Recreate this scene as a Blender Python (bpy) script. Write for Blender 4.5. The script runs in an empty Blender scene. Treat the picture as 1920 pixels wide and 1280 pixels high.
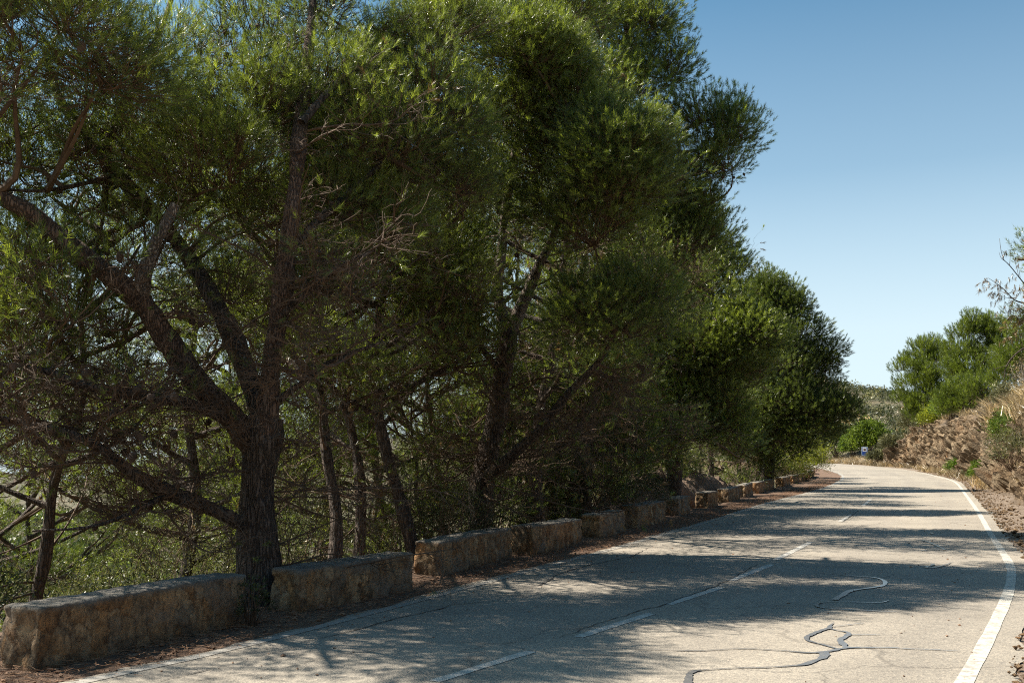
import bpy, math
import numpy as np
from mathutils import Vector

# ------------------------------------------------------------------ camera, world, sun, exposure
scene = bpy.context.scene
COL = scene.collection
CAM_H = 1.6
F_PX = 1867.0
PITCH = math.atan(215 / F_PX)
cam_data = bpy.data.cameras.new("camera")
cam_data.sensor_width = 36.0
cam_data.lens = F_PX / 1920 * 36.0
cam_data.clip_start = 0.1
cam_data.clip_end = 5000
cam_data.dof.use_dof = True
cam_data.dof.focus_distance = 14.0
cam_data.dof.aperture_fstop = 5.6
cam = bpy.data.objects.new("camera", cam_data)
COL.objects.link(cam)
cam.location = (0, 0, CAM_H)
cam.rotation_euler = (math.radians(90) + PITCH, 0, 0)
scene.camera = cam

SUN_AZ, SUN_EL = math.radians(-76), math.radians(52)      # azimuth clockwise from +Y
world = bpy.data.worlds.new("World")
scene.world = world
world.use_nodes = True
wn, wl = world.node_tree.nodes, world.node_tree.links
sky = wn.new("ShaderNodeTexSky")
sky.sky_type = 'NISHITA'
sky.sun_disc = False
sky.sun_elevation = SUN_EL
sky.sun_rotation = SUN_AZ
sky.altitude = 300
sky.air_density = 1.0
sky.dust_density = 1.6
sky.ozone_density = 1.5
tint = wn.new("ShaderNodeMix"); tint.data_type = 'RGBA'; tint.blend_type = 'MULTIPLY'
tint.inputs[0].default_value = 1.0; tint.inputs[7].default_value = (0.60, 1.03, 1.07, 1)
wl.new(sky.outputs[0], tint.inputs[6])
wtc = wn.new("ShaderNodeTexCoord"); wsep = wn.new("ShaderNodeSeparateXYZ"); wramp = wn.new("ShaderNodeValToRGB")
wl.new(wtc.outputs["Generated"], wsep.inputs[0]); wl.new(wsep.outputs["Z"], wramp.inputs[0])
wramp.color_ramp.elements[0].position = 0.0; wramp.color_ramp.elements[0].color = (0.85, 0.85, 0.85, 1)
wramp.color_ramp.elements[1].position = 0.46; wramp.color_ramp.elements[1].color = (0, 0, 0, 1)
e_ = wramp.color_ramp.elements.new(0.12); e_.color = (0.72, 0.72, 0.72, 1)
e_ = wramp.color_ramp.elements.new(0.27); e_.color = (0.25, 0.25, 0.25, 1)
haze_mix = wn.new("ShaderNodeMix"); haze_mix.data_type = 'RGBA'      # pale low sky over the sea
wl.new(wramp.outputs[0], haze_mix.inputs[0]); wl.new(tint.outputs[2], haze_mix.inputs[6]); haze_mix.inputs[7].default_value = (6.9, 7.9, 8.4, 1)
wl.new(haze_mix.outputs[2], wn["Background"].inputs[0])
wn["Background"].inputs[1].default_value = 0.052

sun_data = bpy.data.lights.new("sun", 'SUN')
sun_data.energy = 5.0
sun_data.angle = math.radians(0.5)
sun_data.color = (1.0, 0.925, 0.80)
sun = bpy.data.objects.new("sun", sun_data)
COL.objects.link(sun)
sdir = Vector((math.cos(SUN_EL) * math.sin(SUN_AZ), math.cos(SUN_EL) * math.cos(SUN_AZ), math.sin(SUN_EL)))
sun.rotation_euler = sdir.to_track_quat('Z', 'Y').to_euler()

scene.view_settings.view_transform = 'Standard'
scene.view_settings.look = 'None'
scene.view_settings.exposure = 1.36
scene.view_settings.gamma = 1.0
scene.view_settings.use_curve_mapping = False
scene.render.engine = 'CYCLES'
cy = scene.cycles
cy.max_bounces = 6
cy.diffuse_bounces = 3
cy.glossy_bounces = 2
cy.transmission_bounces = 4
cy.transparent_max_bounces = 4
cy.caustics_reflective = False
cy.caustics_refractive = False
cy.use_denoising = False       # keeps the needles crisp; what is left reads as film grain
cy.filter_width = 1.1
cy.sample_clamp_indirect = 6.0

rng = np.random.default_rng(7)

# ------------------------------------------------------------------ numpy noise
def _hash(i, j, k, seed=0):
    h = (i.astype(np.int64) * 374761393 + j.astype(np.int64) * 668265263 + k.astype(np.int64) * 2147483647 + seed * 974711)
    h = (h ^ (h >> 13)) * 1274126177 & 0x7fffffff
    h = (h ^ (h >> 16)) * 60493 & 0x7fffffff
    return (h ^ (h >> 11)) % 100003 / 100003.0

def vnoise(p, seed=0):
    p = np.asarray(p, float)
    f = np.floor(p); u = p - f; i = f.astype(np.int64)
    u = u * u * (3 - 2 * u)
    r = 0
    for a in (0, 1):
        for b in (0, 1):
            for c in (0, 1):
                w = (u[..., 0] if a else 1 - u[..., 0]) * (u[..., 1] if b else 1 - u[..., 1]) * (u[..., 2] if c else 1 - u[..., 2])
                r = r + w * _hash(i[..., 0] + a, i[..., 1] + b, i[..., 2] + c, seed)
    return r * 2 - 1

def fbm(p, oct=4, seed=0):
    r, a = 0, 0.5
    p = np.asarray(p, float)
    for o in range(oct):
        r = r + a * vnoise(p, seed + o); p = p * 2.03 + 7.1; a *= 0.5
    return r

def cells(p, seed=0):
    """F1 distance, vector to the cell point and a random value of the nearest cell."""
    p = np.asarray(p, float)
    f = np.floor(p).astype(np.int64)
    best = np.full(p.shape[:-1], 9e9); val = np.zeros(p.shape[:-1]); vec = np.zeros(p.shape)
    for a in (-1, 0, 1):
        for b in (-1, 0, 1):
            for c in (-1, 0, 1):
                i, j, k = f[..., 0] + a, f[..., 1] + b, f[..., 2] + c
                q = np.stack([i + _hash(i, j, k, seed), j + _hash(i, j, k, seed + 1), k + _hash(i, j, k, seed + 2)], -1)
                dv = p - q
                d = (dv ** 2).sum(-1)
                m = d < best
                best = np.where(m, d, best)
                val = np.where(m, _hash(i, j, k, seed + 3), val)
                vec = np.where(m[..., None], dv, vec)
    return np.sqrt(best), vec, val

def facet(p, seed, tilt):
    """piecewise flat relief: every cell has its own height and its own tilt"""
    _, vec, val = cells(p, seed)
    k = (p - vec) * 37.1
    a = np.sin(k[:, 0] * 12.9898 + k[:, 1] * 78.233 + k[:, 2] * 37.719) * 43758.5453; a = a - np.floor(a) - 0.5
    b = np.sin(k[:, 0] * 39.346 + k[:, 1] * 11.135 + k[:, 2] * 83.155) * 24634.6345; b = b - np.floor(b) - 0.5
    return val - 0.5 + tilt * (a * vec[:, 0] * 2 + b * vec[:, 2] * 2 + (val - 0.5) * vec[:, 1] * 2), val

def norm(v):
    return v / np.maximum(np.linalg.norm(v, axis=-1, keepdims=True), 1e-9)

def smooth(a, b, x):
    t = np.clip((x - a) / (b - a), 0, 1)
    return t * t * (3 - 2 * t)

# ------------------------------------------------------------------ mesh helpers
def make_obj(name, V, Fs, mat=None, parent=None, smooth_shade=False, attrs=None):
    """Fs: list of int arrays (n,k), all loops; links ONE mesh object."""
    me = bpy.data.meshes.new(name)
    V = np.asarray(V, np.float32)
    if not isinstance(Fs, list):
        Fs = [Fs]
    Fs = [np.asarray(f, np.int32) for f in Fs if len(f)]
    loops = np.concatenate([f.ravel() for f in Fs])
    tot = np.concatenate([np.full(len(f), f.shape[1], np.int32) for f in Fs])
    start = np.concatenate([[0], np.cumsum(tot)[:-1]]).astype(np.int32)
    me.vertices.add(len(V)); me.vertices.foreach_set("co", V.ravel())
    me.loops.add(len(loops)); me.loops.foreach_set("vertex_index", loops)
    me.polygons.add(len(tot)); me.polygons.foreach_set("loop_start", start); me.polygons.foreach_set("loop_total", tot)
    me.polygons.foreach_set("use_smooth", np.full(len(tot), bool(smooth_shade)))
    for k, a in (attrs or {}).items():
        if np.ndim(a) == 2:
            at = me.attributes.new(k, 'FLOAT_VECTOR', 'POINT')
            at.data.foreach_set("vector", np.asarray(a, np.float32).ravel())
            continue
        at = me.attributes.new(k, 'FLOAT', 'POINT')
        at.data.foreach_set("value", np.asarray(a, np.float32).ravel())
    me.update(calc_edges=True)
    me.validate()
    if mat:
        me.materials.append(mat)
    o = bpy.data.objects.new(name, me)
    COL.objects.link(o)
    if parent:
        o.parent = parent
    return o

def tag(o, label=None, cat=None, group=None, kind=None):
    if label: o["label"] = label
    if cat: o["category"] = cat
    if group: o["group"] = group
    if kind: o["kind"] = kind
    return o

def thing(name, loc, label, cat, group=None):
    o = bpy.data.objects.new(name, None)
    o.empty_display_size = 0.2
    COL.objects.link(o)
    o.location = loc
    return tag(o, label, cat, group)

class MB:
    """collects pieces of one mesh"""
    def __init__(s): s.V, s.F, s.n = [], {}, 0
    def add(s, V, F):
        V = np.asarray(V, float).reshape(-1, 3); F = np.asarray(F, np.int64)
        if len(V) == 0: return
        s.F.setdefault(F.shape[1], []).append(F + s.n)
        s.V.append(V); s.n += len(V)
    def build(s, name, mat, parent=None, smooth_shade=False, offset=None):
        V = np.concatenate(s.V)
        if offset is not None: V = V - np.asarray(offset)
        return make_obj(name, V, [np.concatenate(f) for f in s.F.values()], mat, parent, smooth_shade)

def tubes(P, R, sides=4, cap=False):
    """P (n,m,3) polylines, R (n,m) radii -> verts, quads (vectorised)"""
    P = np.asarray(P, float); R = np.asarray(R, float)
    n, m, _ = P.shape
    T = norm(np.gradient(P, axis=1))
    mean = norm(P[:, -1] - P[:, 0])
    ref = np.eye(3)[np.argmin(np.abs(mean), axis=1)][:, None, :]
    A = norm(np.cross(T, np.broadcast_to(ref, T.shape))); B = np.cross(T, A)
    th = np.arange(sides) * 2 * np.pi / sides
    V = P[:, :, None, :] + R[:, :, None, None] * (np.cos(th)[None, None, :, None] * A[:, :, None, :] + np.sin(th)[None, None, :, None] * B[:, :, None, :])
    idx = np.arange(n * m * sides).reshape(n, m, sides)
    a = idx[:, :-1, :]; b = np.roll(a, -1, axis=2); d = idx[:, 1:, :]; c = np.roll(d, -1, axis=2)
    Q = np.stack([a, b, c, d], -1).reshape(-1, 4)
    return V.reshape(-1, 3), Q

def resample(pts, n):
    """Catmull-Rom through pts"""
    pts = np.asarray(pts, float)
    k = len(pts)
    if k == 2:
        t = np.linspace(0, 1, n)[:, None]
        return pts[0] * (1 - t) + pts[1] * t
    E = np.vstack([2 * pts[0] - pts[1], pts, 2 * pts[-1] - pts[-2]])
    t = np.linspace(0, k - 1 - 1e-9, n); i = t.astype(int); u = (t - i)[:, None]
    p0, p1, p2, p3 = E[i], E[i + 1], E[i + 2], E[i + 3]
    return 0.5 * (2 * p1 + (p2 - p0) * u + (2 * p0 - 5 * p1 + 4 * p2 - p3) * u ** 2 + (3 * p1 - p0 - 3 * p2 + p3) * u ** 3)

# photo sight lines: a point of the place from where it is seen and how far off it stands
def at(px, py, Y):
    u = (px - 960) / F_PX; v = (640 - py) / F_PX
    d = np.array([u, math.cos(PITCH) - v * math.sin(PITCH), math.sin(PITCH) + v * math.cos(PITCH)])
    return d * (Y / d[1]) + np.array([0, 0, CAM_H])

# ------------------------------------------------------------------ materials
def mat(name):
    m = bpy.data.materials.new(name)
    m.use_nodes = True
    nt = m.node_tree
    return m, nt.nodes, nt.links, nt.nodes["Principled BSDF"]

def coord(N, L, scale=(1, 1, 1), kind="Object"):
    tc = N.new("ShaderNodeTexCoord"); mp = N.new("ShaderNodeMapping")
    mp.inputs["Scale"].default_value = scale
    L.new(tc.outputs[kind], mp.inputs[0])
    return mp.outputs[0]

def geo_pos(N, L, scale=(1, 1, 1)):
    g = N.new("ShaderNodeNewGeometry"); mp = N.new("ShaderNodeMapping")
    mp.inputs["Scale"].default_value = scale
    L.new(g.outputs["Position"], mp.inputs[0])
    return mp.outputs[0]

def noise(N, L, vec, scale, detail=4, rough=0.55, dist=0.0):
    n = N.new("ShaderNodeTexNoise")
    n.inputs["Scale"].default_value = scale; n.inputs["Detail"].default_value = detail
    n.inputs["Roughness"].default_value = rough; n.inputs["Distortion"].default_value = dist
    L.new(vec, n.inputs["Vector"])
    return n.outputs["Fac"]

def ramp(N, L, fac, stops):
    r = N.new("ShaderNodeValToRGB")
    e = r.color_ramp.elements
    while len(e) < len(stops): e.new(0.5)
    for i, (p, c) in enumerate(stops):
        e[i].position = p; e[i].color = (*c, 1) if len(c) == 3 else c
    L.new(fac, r.inputs[0])
    return r.outputs[0]

def mix(N, L, fac, a, b, mode='MIX'):
    m = N.new("ShaderNodeMix"); m.data_type = 'RGBA'; m.blend_type = mode
    for sock, v in ((m.inputs[0], fac), (m.inputs[6], a), (m.inputs[7], b)):
        if isinstance(v, (int, float)): sock.default_value = v
        elif isinstance(v, tuple): sock.default_value = (*v, 1)
        else: L.new(v, sock)
    return m.outputs[2]

def math_node(N, L, op, a, b=0.0):
    m = N.new("ShaderNodeMath"); m.operation = op
    for s, v in ((m.inputs[0], a), (m.inputs[1], b)):
        if isinstance(v, (int, float)): s.default_value = v
        else: L.new(v, s)
    return m.outputs[0]

def bump(N, L, b, h, strength=0.5, dist=0.02):
    n = N.new("ShaderNodeBump"); n.inputs["Strength"].default_value = strength; n.inputs["Distance"].default_value = dist
    L.new(h, n.inputs["Height"]); L.new(n.outputs[0], b.inputs["Normal"])

def attr(N, name):
    a = N.new("ShaderNodeAttribute"); a.attribute_name = name
    return a.outputs["Fac"]

def foliage_mat(name, cols, trans=0.35, tint=(1.25, 1.25, 0.55), scale=0.9, spec=0.5, soft=0.0):
    m, N, L, b = mat(name)
    pos = geo_pos(N, L)
    big = noise(N, L, pos, scale, 3)
    g = N.new("ShaderNodeNewGeometry")
    c = ramp(N, L, big, [(0.3, cols[0]), (0.5, cols[1]), (0.7, cols[2])])
    c = mix(N, L, math_node(N, L, 'MULTIPLY', g.outputs["Random Per Island"], 0.45), c, cols[3] if len(cols) > 3 else cols[2])
    c = mix(N, L, 1.0, c, ramp(N, L, attr(N, "tone"), [(0.0, (0.42, 0.45, 0.45)), (0.55, (0.9, 0.9, 0.9)), (1.0, (1.95, 1.85, 1.5))]), 'MULTIPLY')
    L.new(c, b.inputs["Base Color"])
    b.inputs["Roughness"].default_value = 0.36
    b.inputs["Specular IOR Level"].default_value = spec
    t = N.new("ShaderNodeBsdfTranslucent")
    L.new(mix(N, L, 1.0, c, tint, 'MULTIPLY'), t.inputs[0])
    if soft:      # a tuft's needles share the tuft's outward direction for most of their shading
        an = N.new("ShaderNodeAttribute"); an.attribute_name = "tuft"
        vt = N.new("ShaderNodeVectorTransform"); vt.vector_type = 'NORMAL'; vt.convert_from = 'OBJECT'; vt.convert_to = 'WORLD'
        L.new(an.outputs["Vector"], vt.inputs[0])
        ad = N.new("ShaderNodeVectorMath"); ad.operation = 'MULTIPLY_ADD'; ad.inputs[1].default_value = (soft, soft, soft)
        L.new(vt.outputs[0], ad.inputs[0]); L.new(g.outputs["Normal"], ad.inputs[2])
        nn = N.new("ShaderNodeVectorMath"); nn.operation = 'NORMALIZE'; L.new(ad.outputs[0], nn.inputs[0])
        L.new(nn.outputs[0], b.inputs["Normal"]); L.new(nn.outputs[0], t.inputs["Normal"])
    mx = N.new("ShaderNodeMixShader"); mx.inputs[0].default_value = trans
    L.new(b.outputs[0], mx.inputs[1]); L.new(t.outputs[0], mx.inputs[2])
    L.new(mx.outputs[0], N["Material Output"].inputs[0])
    return m

M = {}
M['needle'] = foliage_mat("pine_needles", [(0.096, 0.135, 0.034), (0.132, 0.175, 0.042), (0.178, 0.222, 0.054), (0.235, 0.25, 0.088)], trans=0.42, tint=(1.5, 1.55, 0.6), spec=0.75)
M['needle_far'] = foliage_mat("pine_needles_far", [(0.06, 0.085, 0.024), (0.085, 0.115, 0.03), (0.115, 0.145, 0.038), (0.16, 0.175, 0.06)], trans=0.36, tint=(1.4, 1.5, 0.65), scale=0.5)  # darker needle copy: the far rounded pine's shade side put into the colour
M['needle_bank'] = foliage_mat("bank_pine_needles", [(0.065, 0.095, 0.018), (0.10, 0.135, 0.022), (0.14, 0.175, 0.03), (0.18, 0.20, 0.045)], trans=0.38, tint=(1.35, 1.45, 0.6), scale=0.6, spec=0.4)
M['needle_dry'] = foliage_mat("dry_needles", soft=0.0, cols=[(0.10, 0.066, 0.032), (0.15, 0.10, 0.048), (0.19, 0.13, 0.06), (0.24, 0.17, 0.085)], trans=0.3, tint=(1.2, 1.05, 0.6))
M['leaf_bright'] = foliage_mat("bright_leaves", spec=0.2, cols=[(0.13, 0.16, 0.02), (0.18, 0.21, 0.03), (0.22, 0.24, 0.035), (0.26, 0.27, 0.05)], trans=0.4)
M['leaf_green'] = foliage_mat("green_leaves", spec=0.2, cols=[(0.055, 0.10, 0.02), (0.085, 0.135, 0.025), (0.115, 0.165, 0.03), (0.15, 0.2, 0.05)], trans=0.35)
M['leaf_olive'] = foliage_mat("olive_leaves", spec=0.2, cols=[(0.075, 0.082, 0.045), (0.105, 0.11, 0.058), (0.14, 0.142, 0.075), (0.185, 0.182, 0.105)], trans=0.35, tint=(1.2, 1.2, 0.7))  # olive greyed so the colour carries the haze down the slope
M['leaf_fresh'] = foliage_mat("fresh_green_leaves", spec=0.2, cols=[(0.06, 0.10, 0.018), (0.085, 0.13, 0.022), (0.12, 0.165, 0.03), (0.155, 0.195, 0.045)], trans=0.4)
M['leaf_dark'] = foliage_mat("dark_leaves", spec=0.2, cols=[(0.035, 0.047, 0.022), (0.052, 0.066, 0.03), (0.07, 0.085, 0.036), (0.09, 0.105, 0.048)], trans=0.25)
M['leaf_sage'] = foliage_mat("sage_leaves", spec=0.2, cols=[(0.075, 0.08, 0.04), (0.105, 0.108, 0.052), (0.14, 0.138, 0.07), (0.19, 0.18, 0.10)], trans=0.2, tint=(1.05, 1.05, 0.8))
M['grass_dry'] = foliage_mat("dry_grass_blades", [(0.22, 0.15, 0.08), (0.30, 0.22, 0.12), (0.38, 0.29, 0.17), (0.45, 0.36, 0.22)], trans=0.25, tint=(1.0, 0.95, 0.8), scale=1.2)

def bark_mat(name, c0, c1, c2, scale=1.0):
    m, N, L, b = mat(name)
    v = geo_pos(N, L, (1, 1, 0.17))
    vor = N.new("ShaderNodeTexVoronoi"); vor.feature = 'DISTANCE_TO_EDGE'; vor.inputs["Scale"].default_value = 24 * scale
    nz = N.new("ShaderNodeTexNoise"); nz.inputs["Scale"].default_value = 9; nz.inputs["Detail"].default_value = 5
    L.new(v, nz.inputs["Vector"])
    va = N.new("ShaderNodeVectorMath"); va.operation = 'MULTIPLY_ADD'; va.inputs[1].default_value = (0.12, 0.12, 0.12)
    L.new(nz.outputs["Color"], va.inputs[0]); L.new(v, va.inputs[2]); L.new(va.outputs[0], vor.inputs["Vector"])
    n2 = noise(N, L, v, 5, 5, 0.6)
    c = ramp(N, L, n2, [(0.3, c0), (0.5, c1), (0.72, c2)])
    e = ramp(N, L, vor.outputs["Distance"], [(0.0, (0.42, 0.38, 0.35)), (0.16, (1, 1, 1))])
    L.new(mix(N, L, 1.0, c, e, 'MULTIPLY'), b.inputs["Base Color"])
    b.inputs["Roughness"].default_value = 0.9
    h = math_node(N, L, 'ADD', math_node(N, L, 'MULTIPLY', ramp(N, L, vor.outputs["Distance"], [(0, (0, 0, 0)), (0.2, (1, 1, 1))]), 1.0), noise(N, L, v, 40, 4))
    bump(N, L, b, h, 1.0, 0.05)
    return m
M['bark'] = bark_mat("pine_bark", (0.09, 0.065, 0.05), (0.15, 0.11, 0.085), (0.22, 0.165, 0.13))
M['bark_red'] = bark_mat("reddish_pine_bark", (0.13, 0.075, 0.05), (0.20, 0.12, 0.08), (0.27, 0.18, 0.13), 1.4)
M['bark_pale'] = bark_mat("pale_limb_bark", (0.24, 0.18, 0.14), (0.33, 0.26, 0.21), (0.42, 0.35, 0.30), 1.6)

def simple(name, c0, c1, scale=12, rough=0.85):
    m, N, L, b = mat(name)
    L.new(ramp(N, L, noise(N, L, geo_pos(N, L), scale, 4), [(0.3, c0), (0.7, c1)]), b.inputs["Base Color"])
    b.inputs["Roughness"].default_value = rough
    return m
M['twig'] = simple("bare_twigs", (0.065, 0.039, 0.023), (0.155, 0.097, 0.058), 6)
M['twig_grey'] = simple("grey_twigs", (0.24, 0.20, 0.17), (0.38, 0.33, 0.29), 6)
M['cone'] = simple("cone_scales", (0.06, 0.04, 0.028), (0.12, 0.08, 0.055), 60)
M['steel'] = simple("galvanised_steel", (0.35, 0.36, 0.36), (0.45, 0.46, 0.46), 8, 0.5)
M['sign_blue'] = simple("sign_blue", (0.005, 0.05, 0.28), (0.008, 0.06, 0.32), 5, 0.4)
M['sign_rim'] = simple("sign_rim", (0.5, 0.6, 0.68), (0.58, 0.66, 0.72), 5, 0.4)
M['sign_white'] = simple("sign_white", (0.75, 0.74, 0.76), (0.8, 0.8, 0.8), 5, 0.4)
M['sign_mark'] = simple("sign_mark", (0.06, 0.015, 0.01), (0.09, 0.02, 0.012), 5, 0.4)

# ---- asphalt
m, N, L, b = mat("asphalt"); M['asphalt'] = m
p = geo_pos(N, L)
fine = noise(N, L, p, 140, 3, 0.7)
mid = noise(N, L, p, 1.1, 5, 0.6)
big = noise(N, L, p, 0.16, 3, 0.5, 0.6)
stone = N.new("ShaderNodeTexVoronoi"); stone.inputs["Scale"].default_value = 75; L.new(p, stone.inputs["Vector"])
c = ramp(N, L, mid, [(0.3, (0.24, 0.214, 0.180)), (0.55, (0.285, 0.255, 0.214)), (0.8, (0.325, 0.29, 0.243))])
c = mix(N, L, 0.55, c, ramp(N, L, big, [(0.35, (0.75, 0.74, 0.74)), (0.6, (1.05, 1.03, 1.0))]), 'MULTIPLY')
sp = N.new("ShaderNodeSeparateColor"); L.new(stone.outputs["Color"], sp.inputs[0])
c = mix(N, L, 0.75, c, ramp(N, L, sp.outputs[0], [(0.0, (0.5, 0.5, 0.52)), (0.35, (0.9, 0.9, 0.9)), (0.8, (1.12, 1.1, 1.06)), (1.0, (1.5, 1.45, 1.38))]), 'MULTIPLY')
c = mix(N, L, 0.5, c, ramp(N, L, fine, [(0.3, (0.6, 0.6, 0.6)), (0.7, (1.3, 1.3, 1.3))]), 'MULTIPLY')
ck = N.new("ShaderNodeTexVoronoi"); ck.feature = 'DISTANCE_TO_EDGE'; ck.inputs["Scale"].default_value = 0.33
nzc = N.new("ShaderNodeTexNoise"); nzc.inputs["Scale"].default_value = 1.6; nzc.inputs["Detail"].default_value = 6; L.new(p, nzc.inputs["Vector"])
vma = N.new("ShaderNodeVectorMath"); vma.operation = 'MULTIPLY_ADD'; vma.inputs[1].default_value = (0.9, 0.9, 0.9)
L.new(nzc.outputs["Color"], vma.inputs[0]); L.new(p, vma.inputs[2]); L.new(vma.outputs[0], ck.inputs["Vector"])
crk = ramp(N, L, ck.outputs["Distance"], [(0.0, (0.45, 0.45, 0.47)), (0.004, (0.6, 0.6, 0.6)), (0.007, (1, 1, 1))])
c = mix(N, L, 0.55, c, crk, 'MULTIPLY')
c = mix(N, L, math_node(N, L, 'MULTIPLY', attr(N, 'track'), ramp(N, L, noise(N, L, p, 0.5, 4, 0.6), [(0.3, (0.15, 0.15, 0.15)), (0.7, (0.6, 0.6, 0.6))])), c, mix(N, L, 1.0, c, (0.80, 0.80, 0.82), 'MULTIPLY'))
stain = ramp(N, L, noise(N, L, p, 0.9, 6, 0.7, 0.8), [(0.60, (1, 1, 1)), (0.72, (0.80, 0.79, 0.79))])
c = mix(N, L, 0.8, c, stain, 'MULTIPLY')
L.new(c, b.inputs["Base Color"])
b.inputs["Roughness"].default_value = 0.8
b.inputs["Specular IOR Level"].default_value = 0.3
bump(N, L, b, math_node(N, L, 'ADD', stone.outputs["Distance"], fine), 0.5, 0.006)

# ---- worn white paint
def paint_mat(name, hi, lo, wear):
    m, N, L, b = mat(name)
    p = geo_pos(N, L)
    w = noise(N, L, p, 9, 6, 0.75)
    c = ramp(N, L, w, [(wear - 0.06, lo), (wear + 0.08, hi)])
    c = mix(N, L, 0.4, c, ramp(N, L, noise(N, L, p, 120, 2), [(0.3, (0.7, 0.7, 0.7)), (0.7, (1.1, 1.1, 1.1))]), 'MULTIPLY')
    L.new(c, b.inputs["Base Color"]); b.inputs["Roughness"].default_value = 0.7
    bump(N, L, b, noise(N, L, p, 120, 2), 0.3, 0.004)
    return m
M['paint'] = paint_mat("edge_paint", (0.47, 0.44, 0.38), (0.27, 0.245, 0.21), 0.46)
M['paint_worn'] = paint_mat("worn_edge_paint", (0.32, 0.30, 0.27), (0.26, 0.24, 0.21), 0.5)
M['paint_dash'] = paint_mat("dash_paint", (0.44, 0.415, 0.375), (0.29, 0.27, 0.24), 0.44)
m, N, L, b = mat("tar"); M['tar'] = m
p = geo_pos(N, L)
L.new(mix(N, L, ramp(N, L, noise(N, L, p, 13, 6, 0.75), [(0.52, (0, 0, 0)), (0.68, (0.9, 0.9, 0.9))]), (0.125, 0.125, 0.13), (0.25, 0.225, 0.19)), b.inputs["Base Color"])
b.inputs["Roughness"].default_value = 0.24
b.inputs["Specular IOR Level"].default_value = 0.85
bump(N, L, b, noise(N, L, geo_pos(N, L), 60, 3), 0.15, 0.004)
M['crack'] = simple("open_crack", (0.03, 0.028, 0.026), (0.06, 0.055, 0.05), 20)

# ---- stone blocks
m, N, L, b = mat("rubble_stone"); M['stone'] = m
p = geo_pos(N, L); pv = geo_pos(N, L, (1, 1, 0.45))
nz = N.new("ShaderNodeTexNoise"); nz.inputs["Scale"].default_value = 2.6; nz.inputs["Detail"].default_value = 8; nz.inputs["Roughness"].default_value = 0.65; L.new(p, nz.inputs["Vector"])
va = N.new("ShaderNodeVectorMath"); va.operation = 'MULTIPLY_ADD'; va.inputs[1].default_value = (0.32, 0.32, 0.32)
L.new(nz.outputs["Color"], va.inputs[0]); L.new(pv, va.inputs[2])
v1 = N.new("ShaderNodeTexVoronoi"); v1.inputs["Scale"].default_value = 6.5; L.new(va.outputs[0], v1.inputs["Vector"])
v2 = N.new("ShaderNodeTexVoronoi"); v2.feature = 'DISTANCE_TO_EDGE'; v2.inputs["Scale"].default_value = 6.5; L.new(va.outputs[0], v2.inputs["Vector"])
sp = N.new("ShaderNodeSeparateColor"); L.new(v1.outputs["Color"], sp.inputs[0])
c = ramp(N, L, sp.outputs[0], [(0.0, (0.25, 0.145, 0.070)), (0.3, (0.46, 0.275, 0.13)), (0.55, (0.36, 0.25, 0.145)), (0.8, (0.55, 0.385, 0.22)), (1.0, (0.29, 0.21, 0.135))])
c = mix(N, L, 0.9, c, ramp(N, L, noise(N, L, p, 7, 8, 0.72), [(0.3, (0.35, 0.32, 0.3)), (0.52, (0.95, 0.93, 0.9)), (0.75, (1.5, 1.38, 1.2))]), 'MULTIPLY')
c = mix(N, L, 0.6, c, ramp(N, L, noise(N, L, geo_pos(N, L, (1, 1, 0.2)), 16, 4, 0.6), [(0.35, (0.55, 0.52, 0.5)), (0.6, (1.15, 1.12, 1.08))]), 'MULTIPLY')
seam = ramp(N, L, v2.outputs["Distance"], [(0.0, (0.3, 0.27, 0.25)), (0.035, (0.8, 0.8, 0.8)), (0.07, (1, 1, 1))])
c = mix(N, L, 0.75, c, seam, 'MULTIPLY')
c = mix(N, L, 0.7, c, ramp(N, L, noise(N, L, geo_pos(N, L, (1, 1, 0.5)), 30, 5, 0.7), [(0.35, (0.5, 0.47, 0.45)), (0.6, (1.25, 1.22, 1.18))]), 'MULTIPLY')
plast = ramp(N, L, noise(N, L, p, 1.3, 6, 0.6, 0.4), [(0.53, (0, 0, 0)), (0.60, (0.7, 0.7, 0.7))])
c = mix(N, L, plast, c, mix(N, L, noise(N, L, p, 11, 6, 0.7), (0.19, 0.145, 0.10), (0.34, 0.275, 0.205)))
top = attr(N, "top")
tc_ = ramp(N, L, noise(N, L, p, 6, 7, 0.7), [(0.3, (0.10, 0.088, 0.07)), (0.5, (0.19, 0.168, 0.14)), (0.75, (0.30, 0.27, 0.235))])
c = mix(N, L, top, c, tc_)
low_dark = math_node(N, L, 'MULTIPLY', attr(N, "low"), ramp(N, L, noise(N, L, p, 5, 5), [(0.4, (0, 0, 0)), (0.6, (0.85, 0.85, 0.85))]))
c = mix(N, L, low_dark, c, (0.075, 0.055, 0.035))  # dark brown patches towards the foot of each block
L.new(c, b.inputs["Base Color"]); b.inputs["Roughness"].default_value = 0.92
h = math_node(N, L, 'ADD', ramp(N, L, v2.outputs["Distance"], [(0, (0, 0, 0)), (0.10, (0.2, 0.2, 0.2))]), math_node(N, L, 'MULTIPLY', noise(N, L, p, 18, 8, 0.75), 1.3))
bump(N, L, b, h, 1.0, 0.035)

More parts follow.
